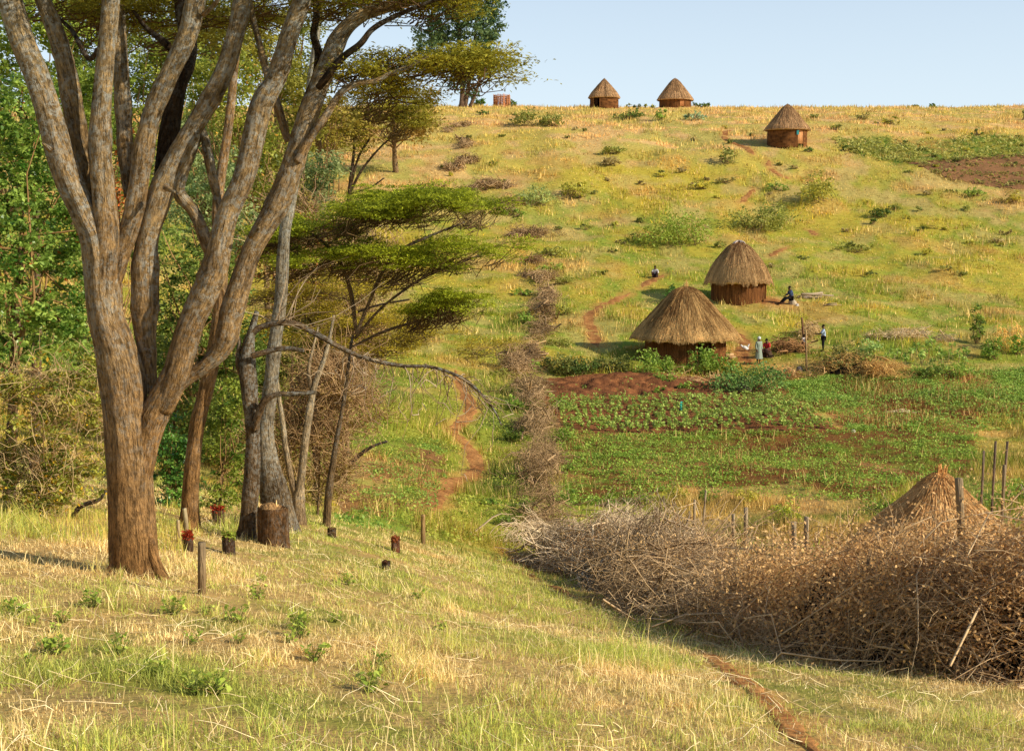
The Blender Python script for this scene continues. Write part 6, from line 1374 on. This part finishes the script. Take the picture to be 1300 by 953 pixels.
xo, yo = near_pts(90000, 4.5, 34, .75); x = np.concatenate([x, xo]); y = np.concatenate([y, yo]); tb = np.concatenate([tb, r.random(len(xo))]); th_ = np.concatenate([th_, r.uniform(.4, .9, len(xo))])
dn = np.minimum(dseg(x, y, paths['neara']), dseg(x, y, paths['nearb'])); fence = np.vstack([A_[0] - [.4, -1.0], A_, B_, C_]) - [.1, .6]
keep = (r.random(len(x)) < .25 + .75 * sstep(.03, .3, dn + r.normal(0, .12, len(x))))
xf = np.interp(x, fence[:, 0], fence[:, 1], left=99); keep &= y < xf + 1.2
x, y, tb, th_ = x[keep], y[keep], tb[keep], th_[keep]; n = len(x)
c, g = near_col(x, y, n, tb); c = c * (.62 + .62 * tb)[:, None]
hh = (.028 + .065 * r.random(n) ** 2 + .075 * sstep(.5, .72, fbm(x * .9, y * .9, 68, 3))) * (1 + .35 * g) * th_; tall = r.random(n) < .012; hh[tall] *= 2.2; c[tall] = lin(240, 214, 150)
big = sstep(.60, .68, fbm(x * 1.4, y * 1.4, 167, 3)); hh = hh * .82 * (1 + 1.1 * big * (tb > .45)); thin = fbm(x * 1.2 + 9, y * 1.2, 171, 4)
kk_ = r.random(n) < .25 + .75 * sstep(.36, .46, thin); x, y, hh, c = x[kk_], y[kk_], hh[kk_], c[kk_]; n = len(x)
V, F, C = blades(r, x, y, hh, np.maximum(.0045, .00036 * y) * r.uniform(.7, 1.5, n), .95, c)
tag(mk('grass', V, F, M_grass, C), kind='stuff')
# tall wild grass by the foot of the wood and along the fence
x, y = near_pts(70000, 12, 40, .8); a = fbm(x * .3, y * .3, 91, 3); m = ((x / y < -.20 - .06 * a) & (y > 16.5) & (a > .4)) | ((np.abs(y - np.interp(x, fence[:, 0], fence[:, 1], left=-99)) < .5)); m &= y < 24 + 12 * (x / y > -.2); x, y = x[m], y[m]; n = len(x)
V, F, C = blades(r, x, y, r.uniform(.06, .26, n), np.full(n, .008), .5, mixc(lin(120, 136, 44), lin(216, 188, 100), r.random(n))); tag(mk('grass', V, F, M_grass, C), kind='stuff')
# grass over the valley and the hill
def hill_pts(n):
    y = np.exp(r.uniform(math.log(30), math.log(238), n)) ; y = 30 * (238 / 30.) ** (r.random(n) ** .75); x = y * r.uniform(-.40, .42, n); return x, y
x, y = hill_pts(420000); n3 = fbm(x * .5, y * .5, 95, 3)
k = ~(inpoly(x, y, Z_plough) | inpoly(x, y, Z_beans) | inpoly(x, y, Z_farsoil) | (inpoly(x, y, Z_crop) & (r.random(len(x)) < .8)) | (inpoly(x, y, Z_leftsoil) & (r.random(len(x)) < .7)))
k &= n3 > .28
x, y = x[k], y[k]
for kk, ln in paths.items():
    m = np.ones(len(x), bool); near = (np.abs(x - ln[:, 0].mean()) < np.ptp(ln[:, 0]) / 2 + 2) & (np.abs(y - ln[:, 1].mean()) < np.ptp(ln[:, 1]) / 2 + 2)
    m[near] = dseg(x[near], y[near], ln) > pwid[kk] * r.uniform(.5, 1.5, near.sum()); x, y = x[m], y[m]
n = len(x); c = ground_color(x, y, np.hypot(x, y)) * r.uniform(.75, 1.35, n)[:, None]
st = r.random(n) < .22; c[st] = mixc(lin(180, 150, 84), lin(220, 190, 122), r.random(st.sum()))
fl = (r.random(n) < .02) & (fbm(x * .08, y * .08, 17, 3) > .5) & (y < 140) & (y > 80); c[fl] = lin(214, 180, 50)
clump = sstep(.45, .68, fbm(x * .35, y * .35, 97, 3)); hh = (.10 + .24 * r.random(n)) * (.5 + 1.7 * clump); c = c * (1.12 - .34 * sstep(.4, .6, fbm(x * .8, y * .8, 99, 3)))[:, None]
V, F, C = blades(r, x, y, hh, np.maximum(.02, .00062 * y) * r.uniform(.6, 1.6, n), .5, c, K=1); tag(mk('grass', V, F, M_grass, C), kind='stuff')

# broad-leaved weeds in the foreground
for q in range(30):
    px, py = [(380, 800), (300, 790), (245, 818), (425, 790), (118, 770), (80, 790), (60, 830), (400, 840), (440, 742), (330, 740), (220, 780), (560, 800), (150, 830), (20, 780), (480, 850)][q] if q < 15 else (rngs.uniform(0, 620), rngs.uniform(745, 900))
    b = ground(px, py); V, F, C = plant_mesh(700 + q, 34, .2, .065, lin(96, 118, 36), lin(176, 184, 80), .14); s = rngs.uniform(.4, .8)
    tv, tf, pv = twigs(np.random.default_rng(q), np.zeros((34, 3)) - [0, 0, .02], V.reshape(-1, 4, 3)[:, 0], .004, .5, .1); wm_ = MB().add(V * s + b, F, C).add(tv * s + b, tf, lin(96, 104, 50)); o = wm_.build('weed_plant', M_leaf, None, b); tag(o, 'small broad-leaved green weed in the dry foreground grass', 'weed', 'broad-leaved weeds in the foreground grass')
# dry straws and twigs lying on the ground
x, y = near_pts(2400, 5, 26, 1.0); n = len(x); A = np.stack([x, y, H(x, y) + .02], -1); a = r.uniform(0, 2 * PI, n); L = r.uniform(.08, .32, n) * (.5 + r.random(n)); B = A + np.stack([np.cos(a) * L, np.sin(a) * L, r.uniform(0, .12, n)], -1); B[:, 2] += H(B[:, 0], B[:, 1]) - H(x, y)
V, F, pv = twigs(r, A, B, .0028, .5, .07); tag(mk('straw_litter', V, F, M_twig, mixc(lin(150, 112, 64), lin(250, 230, 180), r.random(n) ** .7).repeat(pv, 0)), kind='stuff')
